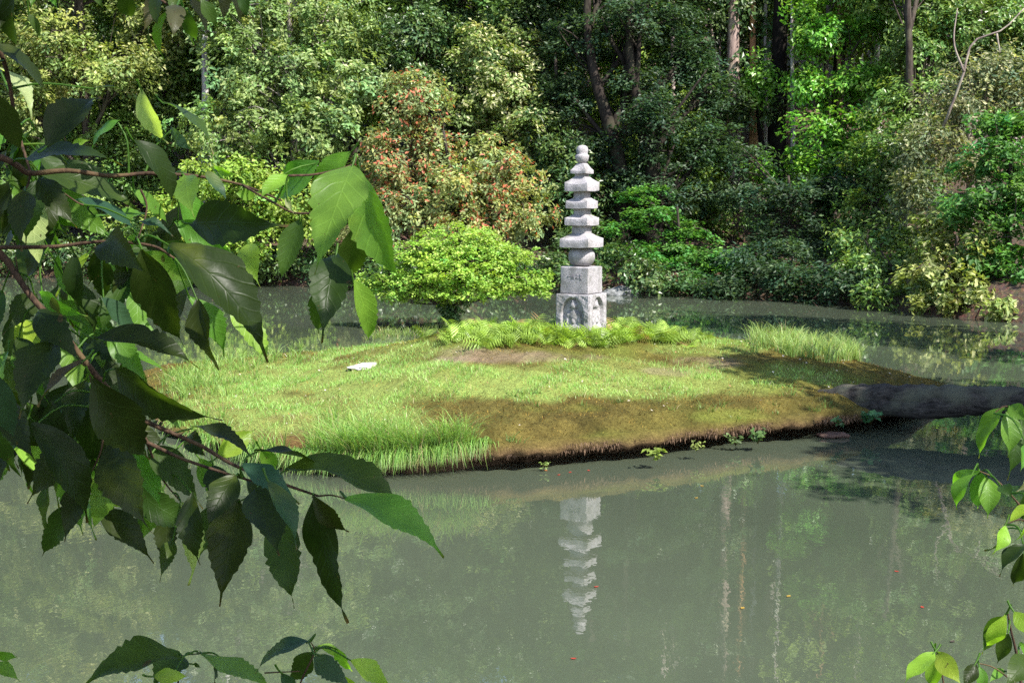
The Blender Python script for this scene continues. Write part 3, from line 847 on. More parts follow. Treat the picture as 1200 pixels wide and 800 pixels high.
def tree(name, label, cat, base, lobes, kind, bark=None, r0=.2, trunk=None, group=None, twigs=True, forks=None, tcol=(1, 1, 1), **kw):
    base = np.asarray(base, float)
    e = empty(name, base); tag(e, label, cat, group)
    V, Fc, C, SC = crown_mesh(lobes, kind, **kw)
    make_mesh('crown', V, [Fc], KIND[kind][7], e, base, cols=C, shade=False)
    tb = MB()
    ctr = np.mean([l[0] for l in lobes], axis=0)
    top = max(l[0][2] for l in lobes)
    if trunk is None:
        mid = base + (ctr - base) * .5 + np.array([random.uniform(-.3, .3), random.uniform(-.2, .2), 0]) * min(1, (top - base[2]) / 4)
        trunk = [base - [0, 0, .3], mid, [ctr[0], ctr[1], max(ctr[2], base[2] + .8 * (top - base[2]))]]
    tr = spline(trunk, 16)
    tb.tube(tr, np.linspace(r0 * 1.15, r0 * .32, 16) * np.concatenate([[1.35, 1.12], np.ones(14)]), 12, tcol, .06)
    limb = []
    for (c, r) in lobes:
        c = np.asarray(c, float)
        d = np.linalg.norm(tr - c, axis=1) + np.maximum(tr[:, 2] - c[2], 0) * 2
        k = int(np.argmin(d)); k = max(2, min(13, k - 3))
        s = tr[k]
        midp = (s + c) / 2 + np.array([random.uniform(-.25, .25), random.uniform(-.2, .2), random.uniform(0, .3)]) * np.mean(r) * .6
        pth = spline([s, midp, c + np.array([0, 0, r[2] * .4])], 9)
        limb.append(pth)
        tb.tube(pth, np.linspace(r0 * .42, r0 * .10, 9), 7, tcol, .05)
    if twigs:
        for q_, li in SC[:170]:
            pth = limb[li]; k = random.randint(2, 8)
            s = pth[k]
            mp_ = (s + q_) / 2 + np.array([random.uniform(-.15, .15), random.uniform(-.15, .15), random.uniform(-.1, .25)])
            tb.tube(spline([s, mp_, q_], 5), np.linspace(r0 * .13 + .006, .007, 5), 4, tcol, cap=False)
    for pth, ra, rb_ in (forks or []):
        tb.tube(spline(pth, 12), np.linspace(ra, rb_, 12), 9, tcol, .06)
    tb.build('trunk', bark or M_bark, e, base)
    return e

def LB(px, py, Y, rx, ry, dz=.85):
    c = at_y(px, py, Y); k = Y / F
    return (c, np.array([rx * k, rx * k * dz, ry * k]))

def base_at(px, Y):
    x = (px - 600) / F * Y * 1.0
    return np.array([x, Y, gz(x, Y)])

TG = 'trees on the far bank'
# left: yellow-green crown behind the hanging branch
tree('broadleaf_tree', 'yellow green tree with pale tips behind the hanging branch at upper left', 'tree', base_at(110, 48), [
    LB(60, 55, 46, 75, 45), LB(135, 80, 45.5, 60, 36), LB(25, 120, 46, 55, 40), LB(185, 25, 47, 60, 40), LB(95, -50, 47, 100, 60), LB(60, -140, 48, 110, 70)], 'yellow', r0=.22, group=TG, gap=.42)
tree('evergreen_shrub', 'dim green evergreen shrub mass low on the left shore', 'shrub', base_at(100, 48.5), [
    LB(20, 235, 47.5, 70, 45), LB(110, 225, 47, 60, 40), LB(165, 190, 47, 45, 40), LB(170, 275, 46, 50, 35), LB(60, 285, 48, 70, 25), LB(110, 150, 48, 60, 30)], 'mid', r0=.12, group=TG, gap=.3)
# pale oak
tree('broadleaf_tree', 'large pale grey green tree with fine leaves left of the reddish shrub', 'tree', base_at(345, 45), [
    LB(330, 85, 43.5, 85, 50), LB(280, 150, 43, 80, 45), LB(375, 150, 42.5, 58, 42), LB(290, 25, 44, 80, 45), LB(405, 95, 43, 45, 36), LB(385, 25, 44, 60, 40),
    LB(330, -55, 45, 110, 60), LB(260, -120, 46, 90, 60), LB(390, 205, 42.5, 45, 28)], 'pale', M_barkpale, r0=.2, group=TG, gap=.28, spray_r=.36, tcol=(.7, .7, .72))
tree('broadleaf_shrub', 'lime green bush below the pale tree near the left water edge', 'shrub', base_at(270, 43.5), [
    LB(265, 205, 42, 60, 34), LB(225, 250, 42, 60, 40), LB(325, 235, 41.8, 50, 40), LB(275, 275, 41.5, 60, 35), LB(370, 255, 42, 40, 35)], 'lime', r0=.1, group=TG, gap=.25)
tree('evergreen_shrub', 'dark low shrub hanging over the water at the left shore', 'shrub', base_at(330, 42.8), [
    LB(300, 305, 42.2, 60, 26), LB(390, 305, 41.8, 50, 28), LB(220, 305, 43, 60, 22)], 'dark', r0=.08, group=TG, gap=.2)
# dark tree at the top centre
tree('evergreen_tree', 'dark blue green tree above and behind the reddish shrub', 'tree', base_at(480, 47), [
    LB(470, 35, 46, 75, 42), LB(540, 15, 47, 55, 42), LB(440, 85, 45.5, 55, 36), LB(500, 90, 46.5, 60, 40), LB(480, -60, 47, 100, 60), LB(560, -120, 48, 90, 70), LB(430, -140, 48, 80, 60)], 'dark', r0=.25, group=TG, gap=.3)
# reddish shrub
tree('flowering_shrub', 'big rounded shrub with red and cream new leaves beside the small maple', 'shrub', base_at(535, 42.5), [
    LB(487, 118, 42, 46, 42), LB(455, 185, 41.6, 44, 44), LB(505, 180, 42, 36, 44), LB(470, 240, 41.2, 48, 36), LB(535, 225, 41, 52, 38), LB(590, 205, 41.2, 42, 34),
    LB(610, 250, 40.8, 45, 34), LB(550, 265, 40.8, 50, 26), LB(560, 175, 42, 30, 22), LB(440, 275, 41, 35, 26)], 'red', r0=.12, group=TG, gap=.22, spray_r=.30, per=34, lai=5)
# cream-tipped crown
tree('broadleaf_tree', 'rounded light green tree with creamy blossom tips behind the reddish shrub', 'tree', base_at(600, 45.5), [
    LB(560, 62, 44.5, 42, 36), LB(592, 100, 44, 46, 40), LB(612, 60, 44.8, 34, 30), LB(560, 120, 44.2, 40, 30), LB(615, 140, 43.8, 40, 30)], 'cream', r0=.16, group=TG, gap=.25, spray_r=.34)
tree('evergreen_tree', 'shadowy dark evergreen directly behind the pagoda spire', 'tree', base_at(650, 44), [
    LB(640, 170, 43.5, 42, 40), LB(670, 225, 42.5, 46, 45), LB(610, 30, 46, 50, 40), LB(650, 100, 45, 45, 45), LB(650, 20, 46.5, 55, 45), LB(690, 290, 41.5, 55, 30)], 'dark', r0=.16, group=TG, gap=.3)
# dark conifers with forked trunks
bt = base_at(728, 43)
P_ = lambda px, py, Y: at_y(px, py, Y)
tree('conifer_tree', 'dark conifer with crooked forked trunk just right of the pagoda', 'tree', bt, [
    LB(690, 45, 44, 60, 30), LB(770, 25, 44.5, 60, 30), LB(735, 100, 43.5, 55, 24), LB(700, 170, 43, 44, 20), LB(790, 130, 43.5, 50, 26), LB(730, -60, 45, 90, 60), LB(700, -150, 46, 90, 60), LB(660, 110, 43.5, 36, 30), LB(712, 215, 42.8, 36, 18)], 'blue', r0=.24, group=TG, gap=.4, lai=4.4,
    trunk=[bt - [0, 0, .3], P_(727, 200, 43), P_(712, 140, 43), P_(696, 85, 43.2), P_(688, 10, 43.5), P_(700, -120, 44)],
    forks=[([P_(716, 150, 43), P_(735, 110, 43.2), P_(732, 60, 43.4), P_(752, 35, 43.4), P_(795, 22, 43.6)], .13, .03), ([P_(733, 75, 43.3), P_(715, 45, 43.4), P_(705, 20, 43.5)], .08, .03)], tcol=(.5, .5, .5))
bt = base_at(764, 42.5)
tree('conifer_tree', 'thick dark trunked conifer between the crooked one and the pale trunk', 'tree', bt, [
    LB(790, 180, 43, 60, 26), LB(750, 215, 42.6, 50, 20), LB(810, 70, 44, 50, 30), LB(830, 110, 44, 45, 30), LB(790, -60, 45, 80, 60), LB(820, 230, 42.5, 55, 22), LB(770, 130, 42, 40, 26), LB(835, 165, 43, 36, 26), LB(750, 20, 43, 50, 30)], 'blue', r0=.27, group=TG, gap=.4, lai=4.4,
    trunk=[bt - [0, 0, .3], P_(766, 220, 42.5), P_(760, 160, 42.6), P_(745, 110, 42.8), P_(738, 60, 43), P_(742, -120, 44)],
    forks=[([P_(762, 170, 42.6), P_(800, 120, 42.8), P_(830, 80, 43)], .07, .02)], tcol=(.4, .4, .4))
# tall trunks
bt = base_at(861, 46)
tree('tall_tree', 'tall tree with straight pinkish pale trunk on the right of the pagoda', 'tree', bt, [
    LB(850, -120, 47.5, 70, 40), LB(870, -200, 47.5, 70, 60), LB(830, 20, 46.5, 36, 22), LB(866, 135, 45.5, 20, 12), LB(852, 225, 45.5, 22, 12)], 'dark', M_barkpale, r0=.27, tcol=(.72, .62, .60), group=TG,
    trunk=[bt - [0, 0, .3], P_(860, 180, 46), P_(859, 60, 46), P_(862, -60, 46.2), P_(868, -200, 46.6)], lai=3.5, gap=.35)
bt = base_at(909, 45.6)
tree('tall_tree', 'tall tree with straight near black trunk beside the pinkish trunk', 'tree', bt, [
    LB(925, -130, 47.2, 70, 40), LB(905, -210, 47.2, 70, 60), LB(885, 125, 45, 30, 18)], 'dark', M_bark, r0=.34, group=TG,
    trunk=[bt - [0, 0, .3], P_(910, 180, 45.6), P_(913, 60, 45.6), P_(915, -60, 45.9), P_(910, -200, 46.4)], lai=3.5, gap=.35, tcol=(.2, .2, .2))  # tcol darkens the bark for the shade the trunk stands in
for (px, Y, r_, bk, tc, lab) in [(882, 46.2, .16, M_barkrust, (1.2, 1.1, 1), 'slim tree with rusty orange trunk seen between the two tall trunks'),
                            (897, 46.4, .10, M_barkpale, (1, 1, 1.05), 'slim tree with pale trunk right behind the near black trunk'),
                            (928, 45.4, .09, M_barkpale, (1, 1, 1.05), 'thin pale trunked tree just right of the near black trunk'),
                            (983, 46, .10, M_barkrust, (.8, .8, .8), 'thin brown trunked tree among the bright green leaves'),
                            (1028, 45.6, .14, M_barkpale, (1.1, 1.1, 1.15), 'pale grey trunked tree at the top right behind green leaves'),
                            (788, 46.5, .12, M_barkpale, (.9, .85, .85), 'grey trunked tree deep behind the dark conifers'),
                            (240, 46, .15, M_barkpale, (.9, .9, 1.05), 'bluish pale trunked tree behind the top left leaves')]:
    bt = base_at(px, Y)
    tree('forest_tree', lab, 'tree', bt, [LB(px - 10, -150, Y + 1.5, 40, 30), LB(px + 15, -220, Y + 1.5, 60, 50)], 'mid', bk, r0=r_, group=TG, tcol=tc, lai=3.5,
         trunk=[bt - [0, 0, .3], P_(px + 1, 150, Y), P_(px, 30, Y), P_(px + 2, -180, Y)])
# bright green understorey right of the trunks
tree('broadleaf_tree', 'bright green leafy tree right of the near black trunk', 'tree', base_at(975, 43.6), [
    LB(965, 45, 43.5, 44, 26), LB(1010, 95, 43, 48, 30), LB(950, 100, 43.2, 30, 26), LB(985, 150, 42.4, 56, 28), LB(1025, 30, 44, 40, 26), LB(890, 90, 44.6, 18, 26), LB(940, 10, 44, 26, 20), LB(985, -50, 45, 60, 36)], 'bright', r0=.14, group=TG, gap=.25, lai=5)
tree('broadleaf_tree', 'sunlit yellow green sapling seen through the gap left of the pale trunk', 'tree', base_at(810, 47), [
    LB(800, 150, 46.5, 40, 30), LB(830, 190, 46, 36, 34), LB(780, 110, 47, 36, 24), LB(725, 190, 46.5, 36, 34), LB(805, 215, 46, 40, 26), LB(700, 120, 47, 36, 30)], 'lime', r0=.09, group=TG, gap=.25, lai=4.5)
tree('evergreen_shrub', 'dark blue green bush under the two tall trunks', 'shrub', base_at(930, 41.5), [
    LB(875, 225, 41.3, 46, 22), LB(935, 235, 40.8, 58, 30), LB(990, 215, 41.2, 50, 32), LB(905, 270, 40.2, 40, 22), LB(965, 285, 39.8, 46, 24), LB(870, 185, 42, 36, 18)], 'blue', r0=.12, group=TG, gap=.4)
tree('evergreen_tree', 'dull dark green tree left of the grey green crown at right', 'tree', base_at(1050, 41), [
    LB(1045, 185, 40, 52, 42), LB(1075, 60, 42, 52, 45), LB(1060, 120, 41, 45, 40), LB(1020, 250, 39.5, 44, 36), LB(1050, 280, 38, 40, 30), LB(1060, -40, 43, 80, 50), LB(1090, -130, 44, 90, 60)], 'mid', r0=.2, group=TG, gap=.35)
tree('broadleaf_shrub', 'fresh green understorey shrub to the right behind the near black trunk', 'shrub', base_at(965, 43), [
    LB(945, 195, 42.4, 40, 22), LB(1000, 190, 42, 44, 26), LB(892, 200, 43, 20, 20), LB(1055, 215, 42, 46, 30), LB(965, 235, 42, 50, 22)], 'bright', r0=.07, group=TG, gap=.3, lai=4.5)
tree('broadleaf_shrub', 'olive shrub on the slope behind the emerald maple', 'shrub', base_at(830, 43.5), [
    LB(700, 250, 43.5, 40, 26), LB(800, 245, 43.5, 46, 26), LB(840, 255, 43, 36, 22), LB(760, 190, 45, 46, 26)], 'mid', r0=.07, group=TG, gap=.3, lai=4.5)
tree('evergreen_shrub', 'dark shrub at the far left waterline behind the hanging branch', 'shrub', base_at(60, 48.5), [
    LB(10, 300, 46.8, 60, 26), LB(90, 305, 46.2, 60, 24), LB(160, 308, 45.2, 50, 22), LB(-60, 290, 47, 60, 40)], 'dark', r0=.07, group=TG, gap=.2)
# far bank maple
tree('maple_tree', 'emerald green maple with flat layered boughs over the far bank', 'tree', base_at(790, 40.4), [
    LB(745, 228, 41, 36, 12), LB(770, 252, 40.6, 42, 12), LB(730, 265, 40.6, 34, 10), LB(812, 272, 40.2, 36, 11), LB(785, 288, 40, 42, 12), LB(835, 300, 39.6, 48, 15), LB(790, 312, 39.2, 48, 14),
    LB(855, 320, 38.8, 46, 15), LB(800, 330, 38.7, 46, 11), LB(862, 300, 39.4, 34, 11), LB(745, 297, 40, 34, 12)], 'maple', r0=.09, group=TG, gap=.1, lai=6.5, spray_r=.32)
# right side
tree('broadleaf_tree', 'grey green tree with straw tips and bare limbs at right', 'tree', base_at(1130, 38.5), [
    LB(1120, 125, 37.5, 48, 34), LB(1165, 85, 38, 50, 34), LB(1090, 175, 37, 46, 36), LB(1140, 190, 37, 40, 30), LB(1190, 120, 38, 40, 40), LB(1080, 230, 36.5, 40, 30)], 'grey', M_barkpale, r0=.16, group=TG, gap=.35, tcol=(.55, .52, .5),
    forks=[([P_(1105, 150, 36.6), P_(1128, 90, 36.4), P_(1140, 50, 36.6), P_(1175, 35, 36.5), P_(1200, 10, 36.8)], .04, .015), ([P_(1168, 40, 36.5), P_(1172, 62, 36.3)], .03, .012), ([P_(1130, 85, 36.4), P_(1118, 50, 36.6), P_(1122, 10, 37)], .035, .012)])
tree('broadleaf_tree', 'tall mid green tree filling the top right behind the bare limbs', 'tree', base_at(1150, 43), [
    LB(1150, 20, 42, 60, 40), LB(1200, 40, 42, 50, 50), LB(1120, -60, 43, 80, 50), LB(1190, -120, 43, 90, 60), LB(1090, 20, 42.5, 40, 36)], 'mid', r0=.22, group=TG, gap=.35)
tree('broadleaf_tree', 'saturated green tree with drooping leaves at the right edge', 'tree', base_at(1185, 34.5), [
    LB(1165, 190, 33.5, 46, 30), LB(1145, 240, 33.0, 48, 28), LB(1190, 240, 32.8, 44, 32), LB(1195, 160, 33.8, 40, 30), LB(1175, 150, 34, 40, 22), LB(1185, 290, 32.4, 44, 32), LB(1150, 300, 32.6, 30, 24), LB(1215, 330, 31.8, 36, 36), LB(1225, 220, 33, 36, 40)],
    'sat', r0=.12, group=TG, gap=.2, spray_r=.34, lai=5)
tree('broadleaf_shrub', 'yellow green waterside shrub below the saturated green tree', 'shrub', base_at(1120, 33.6), [
    LB(1105, 295, 33.2, 42, 24), LB(1088, 328, 32.9, 36, 24), LB(1130, 340, 31.9, 42, 24), LB(1098, 354, 32.3, 38, 16), LB(1165, 360, 31.0, 30, 18), LB(1110, 262, 34.0, 40, 24), LB(1145, 300, 32.6, 36, 26)], 'yellow', r0=.08, group=TG, gap=.2, spray_r=.32, lai=5)
tree('dry_bush', 'brown twiggy bush on the shaded bank right of the maple', 'bush', base_at(1020, 37), [
    LB(1010, 330, 36.6, 34, 14), LB(1045, 340, 35.6, 34, 14), LB(975, 335, 37.8, 24, 10)], 'twiggy', r0=.05, group=TG, gap=.1, lai=2.2)

tree('evergreen_shrub', 'dark low shrub added to darken the waterline under the reddish shrub', 'shrub', base_at(520, 41), [  # shrub put in so the shaded shoreline gap reads dark
    LB(450, 318, 40.4, 46, 18), LB(520, 322, 40, 46, 18), LB(590, 318, 39.8, 46, 20), LB(640, 318, 39.6, 36, 22)], 'dark', r0=.06, group=TG, gap=.2, lai=5)
tree('evergreen_shrub', 'dark bush added to darken the bank behind the pagoda base near the boulder', 'shrub', base_at(700, 39.8), [  # added bush standing in for the dark, shaded bank
    LB(685, 322, 38.6, 36, 18), LB(730, 305, 39.4, 34, 20), LB(700, 280, 41, 40, 24), LB(770, 332, 37.9, 44, 13), LB(820, 338, 37.6, 40, 11), LB(745, 318, 38.4, 30, 16)], 'dark', r0=.05, group=TG, gap=.3, lai=4)
tree('evergreen_shrub', 'dull leafy bush added to darken the bank right of the emerald maple', 'shrub', base_at(920, 38.6), [  # added to hide lit earth where the bank lies in deep shade
    LB(905, 318, 36.9, 44, 20), LB(955, 325, 35.9, 40, 18), LB(925, 295, 38, 44, 18), LB(860, 332, 37.3, 40, 15), LB(930, 340, 36.4, 40, 12), LB(1000, 330, 34.8, 36, 18), LB(880, 300, 38, 40, 16), LB(985, 345, 35.2, 30, 11)], 'blue', r0=.05, group=TG, gap=.2, lai=5)
tree('evergreen_shrub', 'dark bush added to darken the bank under the yellow green shrub at the right water edge', 'shrub', base_at(1075, 35), [  # added overhang that darkens the bare slope
    LB(1050, 315, 35.6, 44, 26), LB(1060, 347, 34.3, 36, 15), LB(1010, 285, 37, 44, 24), LB(1030, 345, 33.8, 36, 16), LB(1010, 310, 35.2, 40, 18)], 'mid', r0=.05, group=TG, gap=.3, lai=4)
# small maple on the island
bt = on_isl(531, 384); bt[2] = float(isl_z(bt[0], bt[1])); Ym = bt[1]
tree('small_maple', 'low umbrella shaped bright green maple on the island beside the pagoda', 'tree', bt, [
    LB(540, 288, Ym, 58, 26), LB(490, 300, Ym - .1, 46, 20), LB(592, 303, Ym - .1, 42, 20), LB(462, 325, Ym, 40, 13), LB(620, 325, Ym, 32, 11), LB(545, 316, Ym - .45, 60, 22), LB(500, 330, Ym - .3, 44, 16),
    LB(595, 332, Ym - .3, 42, 14), LB(470, 343, Ym - .2, 40, 10), LB(555, 340, Ym - .5, 46, 12), LB(515, 345, Ym, 30, 10), LB(625, 340, Ym, 24, 9), LB(540, 300, Ym + .5, 70, 24), LB(440, 332, Ym + .1, 22, 9)], 'island', r0=.065, gap=.05, spray_r=.15, per=30, lai=6.5,
    trunk=[bt - [0, 0, .1], P_(534, 362, Ym), P_(538, 335, Ym), P_(540, 300, Ym)])
e = tree('ivy_clump', 'dark ivy clump wrapped round the foot of the small maple', 'ivy', bt + [0, -.05, 0], [
    LB(528, 368, Ym - .08, 13, 15), LB(520, 360, Ym - .05, 10, 10), LB(545, 352, Ym - .05, 14, 8)], 'dark', r0=.012, gap=0, spray_r=.07, per=16, lai=5, lscale=.5, twigs=False)

# ---- forest behind: three kinds, copied
def proto(kind, label, lobes, r0, bark, name, h):
    return tree(name, label, 'tree', (0, 0, 0), lobes, kind, bark, r0=r0, lscale=1.5, spray_r=.6, per=30, lai=3.6, gap=.3, twigs=False,
                trunk=[(0, 0, -.4), (.1, 0, h * .3), (-.1, .1, h * .65), (0, 0, h)])
def copy_tree(o):
    c = o.copy(); COL.objects.link(c)
    for ch in o.children:
        d = ch.copy(); COL.objects.link(d); d.parent = c
    return c
FG = 'trees deeper in the forest'
PR = [
 proto('mid', 'mid green broadleaf tree standing deeper in the forest', [((0, 0, 5), (2.4, 2.2, 1.8)), ((1.2, 0, 7), (2.2, 2, 1.8)), ((-1.2, .3, 8.5), (2.2, 2, 1.8)), ((.4, 0, 10.5), (2, 2, 1.8)), ((-.6, -.6, 3), (1.8, 1.8, 1.2))], .2, M_bark, 'forest_tree', 10.5),
 proto('dark', 'dark evergreen tree standing deeper in the forest', [((0, 0, 4), (2.6, 2.4, 1.6)), ((.6, 0, 6.5), (2.4, 2.4, 1.7)), ((-.7, 0, 9), (2.2, 2.2, 1.7)), ((.2, 0, 11.5), (1.8, 1.8, 1.8)), ((-.3, -.2, 13.5), (1.2, 1.2, 1.3))], .26, M_barkpale, 'forest_tree', 13),
 proto('lime', 'sunlit yellow green tree standing deeper in the forest', [((0, 0, 4.5), (2.2, 2, 1.5)), ((1, -.2, 6.2), (2, 2, 1.4)), ((-1, .1, 7.2), (2, 2, 1.5)), ((.2, .2, 8.8), (1.8, 1.8, 1.3))], .15, M_bark, 'forest_tree', 8.5)]
first = [True] * 3
for row, (Y, step, x0, x1) in enumerate([(49, 3.6, -20, 19), (55, 3.8, -24, 23), (62, 4.4, -27, 27), (70, 5.0, -31, 31), (79, 6, -36, 36)]):
    x = x0 + random.uniform(0, 1)
    while x < x1:
        kd = random.choices([0, 1, 2], [4, 3, 4 if row < 2 else 2])[0]
        o = PR[kd] if first[kd] else copy_tree(PR[kd]); first[kd] = False
        yy = Y + random.uniform(-1.5, 1.5)
        o.location = (x, yy, gz(x, yy)); s_ = random.uniform(.8, 1.2) * (1 + .08 * row)
        o.scale = (s_, s_, s_ * random.uniform(.95, 1.2)); o.rotation_euler = (0, 0, random.uniform(0, 6.28)); o['group'] = FG
        x += step * random.uniform(.7, 1.3)

# ---- trees of the right bank that throw the shade on the log and the near water (they stand beyond the frame's right edge)
def rb(label, x, y, lobes, kind, r0=.22, **kw):
    b = np.array([x, y, gz(x, y)])
    return tree('bank_tree', label, 'tree', b, [(b + np.array(c), np.array(r)) for c, r in lobes], kind, r0=r0, spray_r=.5, per=36, lscale=1.3, twigs=False, group='trees on the right bank', **kw)
rb('leafy tree leaning out over the fallen log from the right bank', 10.6, 11.2, [((-.6, .3, 5.6), (1.9, 2.2, 1.4)), ((.8, -1.2, 6.6), (2.2, 2.2, 1.6)), ((1.6, 1.6, 5.2), (2.0, 2.0, 1.4)), ((-1.0, -1.6, 5.0), (1.6, 1.6, 1.1)), ((-.9, 2.6, 5.6), (1.7, 1.7, 1.3)), ((.9, 3.6, 6.4), (2, 2, 1.5)), ((-.2, -2.6, 6.4), (1.8, 1.6, 1.3)), ((1.5, .2, 8), (2.2, 2.4, 1.4)), ((-2.5, 3.7, 5.4), (1.3, 1.4, .9)), ((-2.9, 4.6, 4.3), (1.1, 1.3, .7))], 'mid', lai=7, gap=0)
rb('tall evergreen on the right bank behind the fallen log', 14.6, 21.5, [((-.5, 0, 5), (2.2, 2.2, 2)), ((.4, 0, 8), (2.6, 2.6, 2)), ((-.2, .3, 11), (2.4, 2.4, 2)), ((.2, 0, 14), (2, 2, 2))], 'dark', .3, lai=4.5)
# ------------------------------------------------------------------ foreground branches
m, nt, out = new_mat('oak_leaf')
at = N(nt, 'ShaderNodeAttribute', attribute_name='tint'); uvn = N(nt, 'ShaderNodeUVMap')
sep = N(nt, 'ShaderNodeSeparateXYZ'); nt.links.new(uvn.outputs[0], sep.inputs[0])
def mth(op, a, b=None, c=None):
    n_ = N(nt, 'ShaderNodeMath', operation=op)
    for i_, v in enumerate((a, b, c)):
        if v is None: continue
        if hasattr(v, 'is_linked'): nt.links.new(v, n_.inputs[i_])
        else: n_.inputs[i_].default_value = v
    return n_.outputs[0]
vno = N(nt, 'ShaderNodeTexNoise', Scale=22.0, Detail=1.0); vco = N(nt, 'ShaderNodeTexCoord'); nt.links.new(vco.outputs['Object'], vno.inputs['Vector'])
absv = mth('ABSOLUTE', sep.outputs['Y'])
ph = mth('FRACT', mth('MULTIPLY_ADD', absv, -1.9, mth('MULTIPLY_ADD', vno.outputs[0], 1.6, mth('MULTIPLY', sep.outputs['X'], 8.0))))
vein = mth('SUBTRACT', 1.0, mth('MULTIPLY', mth('ABSOLUTE', mth('SUBTRACT', ph, .5)), 9.0))
vein = mth('MAXIMUM', vein, mth('SUBTRACT', 1.0, mth('MULTIPLY', absv, 22.0)))
vein = mth('MAXIMUM', vein, 0.0)
co = N(nt, 'ShaderNodeTexCoord')
n1 = N(nt, 'ShaderNodeTexNoise', Scale=30.0, Detail=4.0); n2 = N(nt, 'ShaderNodeTexNoise', Scale=11.0, Detail=3.0); n3 = N(nt, 'ShaderNodeTexNoise', Scale=160.0, Detail=2.0)
for n_ in (n1, n2, n3): nt.links.new(co.outputs['Object'], n_.inputs['Vector'])
c = mixrgb(nt, 1.0, at.outputs['Color'], ramp(nt, n1.outputs[0], [(0.3, (.72, .75, .72)), (0.7, (1.2, 1.16, 1.1))]), 'MULTIPLY')
c = mixrgb(nt, ramp(nt, n2.outputs[0], [(.62, (0, 0, 0)), (.74, (.32, .32, .32))]), c, (.16, .19, .02))
c = mixrgb(nt, mth('MULTIPLY', vein, .20), c, mixrgb(nt, 1.0, c, (2.0, 1.9, 1.8), 'MULTIPLY'))
n4 = N(nt, 'ShaderNodeTexNoise', Scale=24.0, Detail=1.0); nt.links.new(co.outputs['Object'], n4.inputs['Vector'])
spot = mth('MULTIPLY', mth('MAXIMUM', mth('GREATER_THAN', n3.outputs[0], .74), mth('GREATER_THAN', n4.outputs[0], .755)), .75)
c = mixrgb(nt, spot, c, (.05, .035, .015))
p = N(nt, 'ShaderNodeBsdfPrincipled', Roughness=0.42); nt.links.new(c, p.inputs['Base Color'])
p.inputs['Specular IOR Level'].default_value = .22
b = N(nt, 'ShaderNodeBump', Strength=0.22, Distance=0.002); nt.links.new(vein, b.inputs['Height']); b.invert = True
b2 = N(nt, 'ShaderNodeBump', Strength=0.30, Distance=0.006); nt.links.new(n1.outputs[0], b2.inputs['Height']); nt.links.new(b.outputs[0], b2.inputs['Normal'])
nt.links.new(b2.outputs[0], p.inputs['Normal'])
t = N(nt, 'ShaderNodeBsdfTranslucent'); nt.links.new(mixrgb(nt, 1.0, c, (2.2, 2.6, .55), 'MULTIPLY'), t.inputs['Color'])
mx = N(nt, 'ShaderNodeMixShader', Fac=.46); nt.links.new(p.outputs[0], mx.inputs[1]); nt.links.new(t.outputs[0], mx.inputs[2])
nt.links.new(mx.outputs[0], out.inputs[0])
M_oak = m

class LeafMB:
    def __init__(self): self.V, self.F, self.C, self.U, self.n = [], [], [], [], 0
    def leaf(self, b, tip, nrmv, width, col, serr=1, fold=.18, arch=.10, twist=0., wav=.012):
        b = np.asarray(b, float); tip = np.asarray(tip, float)
        d = tip - b; Ln = np.linalg.norm(d); d = d / Ln
        nv_ = nrm(nrmv - d * (nrmv @ d)); s = np.cross(nv_, d)
        nt_ = 25
        t = np.linspace(0, 1, nt_)
        pk = random.uniform(.78, 1.0)
        wpro = (np.sin(np.pi * np.clip(t / .90, 0, 1) ** pk) ** random.uniform(.85, 1.15)) * np.where(t > .90, 0, 1)
        wpro = np.maximum(wpro, .035 * (1 - t) + .035)
        if serr:
            saw = np.where((np.arange(nt_) % 2) == 0, 1.0, .86) * rng.uniform(.93, 1.05, nt_)
            wpro = wpro * np.where(t > .38, saw, 1)
        cols = np.array([-1, -.55, 0, .55, 1])
        bend = arch * Ln * (4 * t * (1 - t)) - .06 * Ln * np.clip(t - .8, 0, 1) * 3
        ph = random.uniform(0, 6.28)
        V = np.zeros((nt_, 5, 3))
        for k, cc in enumerate(cols):
            wv = wav * Ln * np.sin(t * 13 + ph + cc * 1.5) * abs(cc)
            tw = twist * t
            lat = cc * wpro * width / 2
            h_ = abs(cc) * wpro * width / 2 * fold + wv
            V[:, k] = b + np.outer(t * Ln, d) + np.outer(lat * np.cos(tw) - h_ * np.sin(tw), s) + np.outer(bend + h_ * np.cos(tw) + lat * np.sin(tw), nv_)
        U = np.stack(np.broadcast_arrays(t[:, None], cols[None] * np.maximum(wpro, .02)[:, None]), -1)
        i = np.arange(nt_ * 5).reshape(nt_, 5) + self.n
        self.F.append(np.stack([i[:-1, :-1], i[:-1, 1:], i[1:, 1:], i[1:, :-1]], -1).reshape(-1, 4))
        cv = np.broadcast_to(np.asarray(col, float), (nt_ * 5, 3)).copy()
        tipb = np.repeat(smooth(.93, .99, t), 5)[:, None]
        cv = cv * (1 - tipb * .6) + np.array([.10, .05, .02]) * tipb * .6
        self.V.append(V.reshape(-1, 3)); self.C.append(cv); self.U.append(U.reshape(-1, 2)); self.n += nt_ * 5
        return V
    def build(self, name, parent, loc):
        return make_mesh(name, np.concatenate(self.V), [np.concatenate(self.F)], M_oak, parent, loc, cols=np.concatenate(self.C), uv=np.concatenate(self.U))

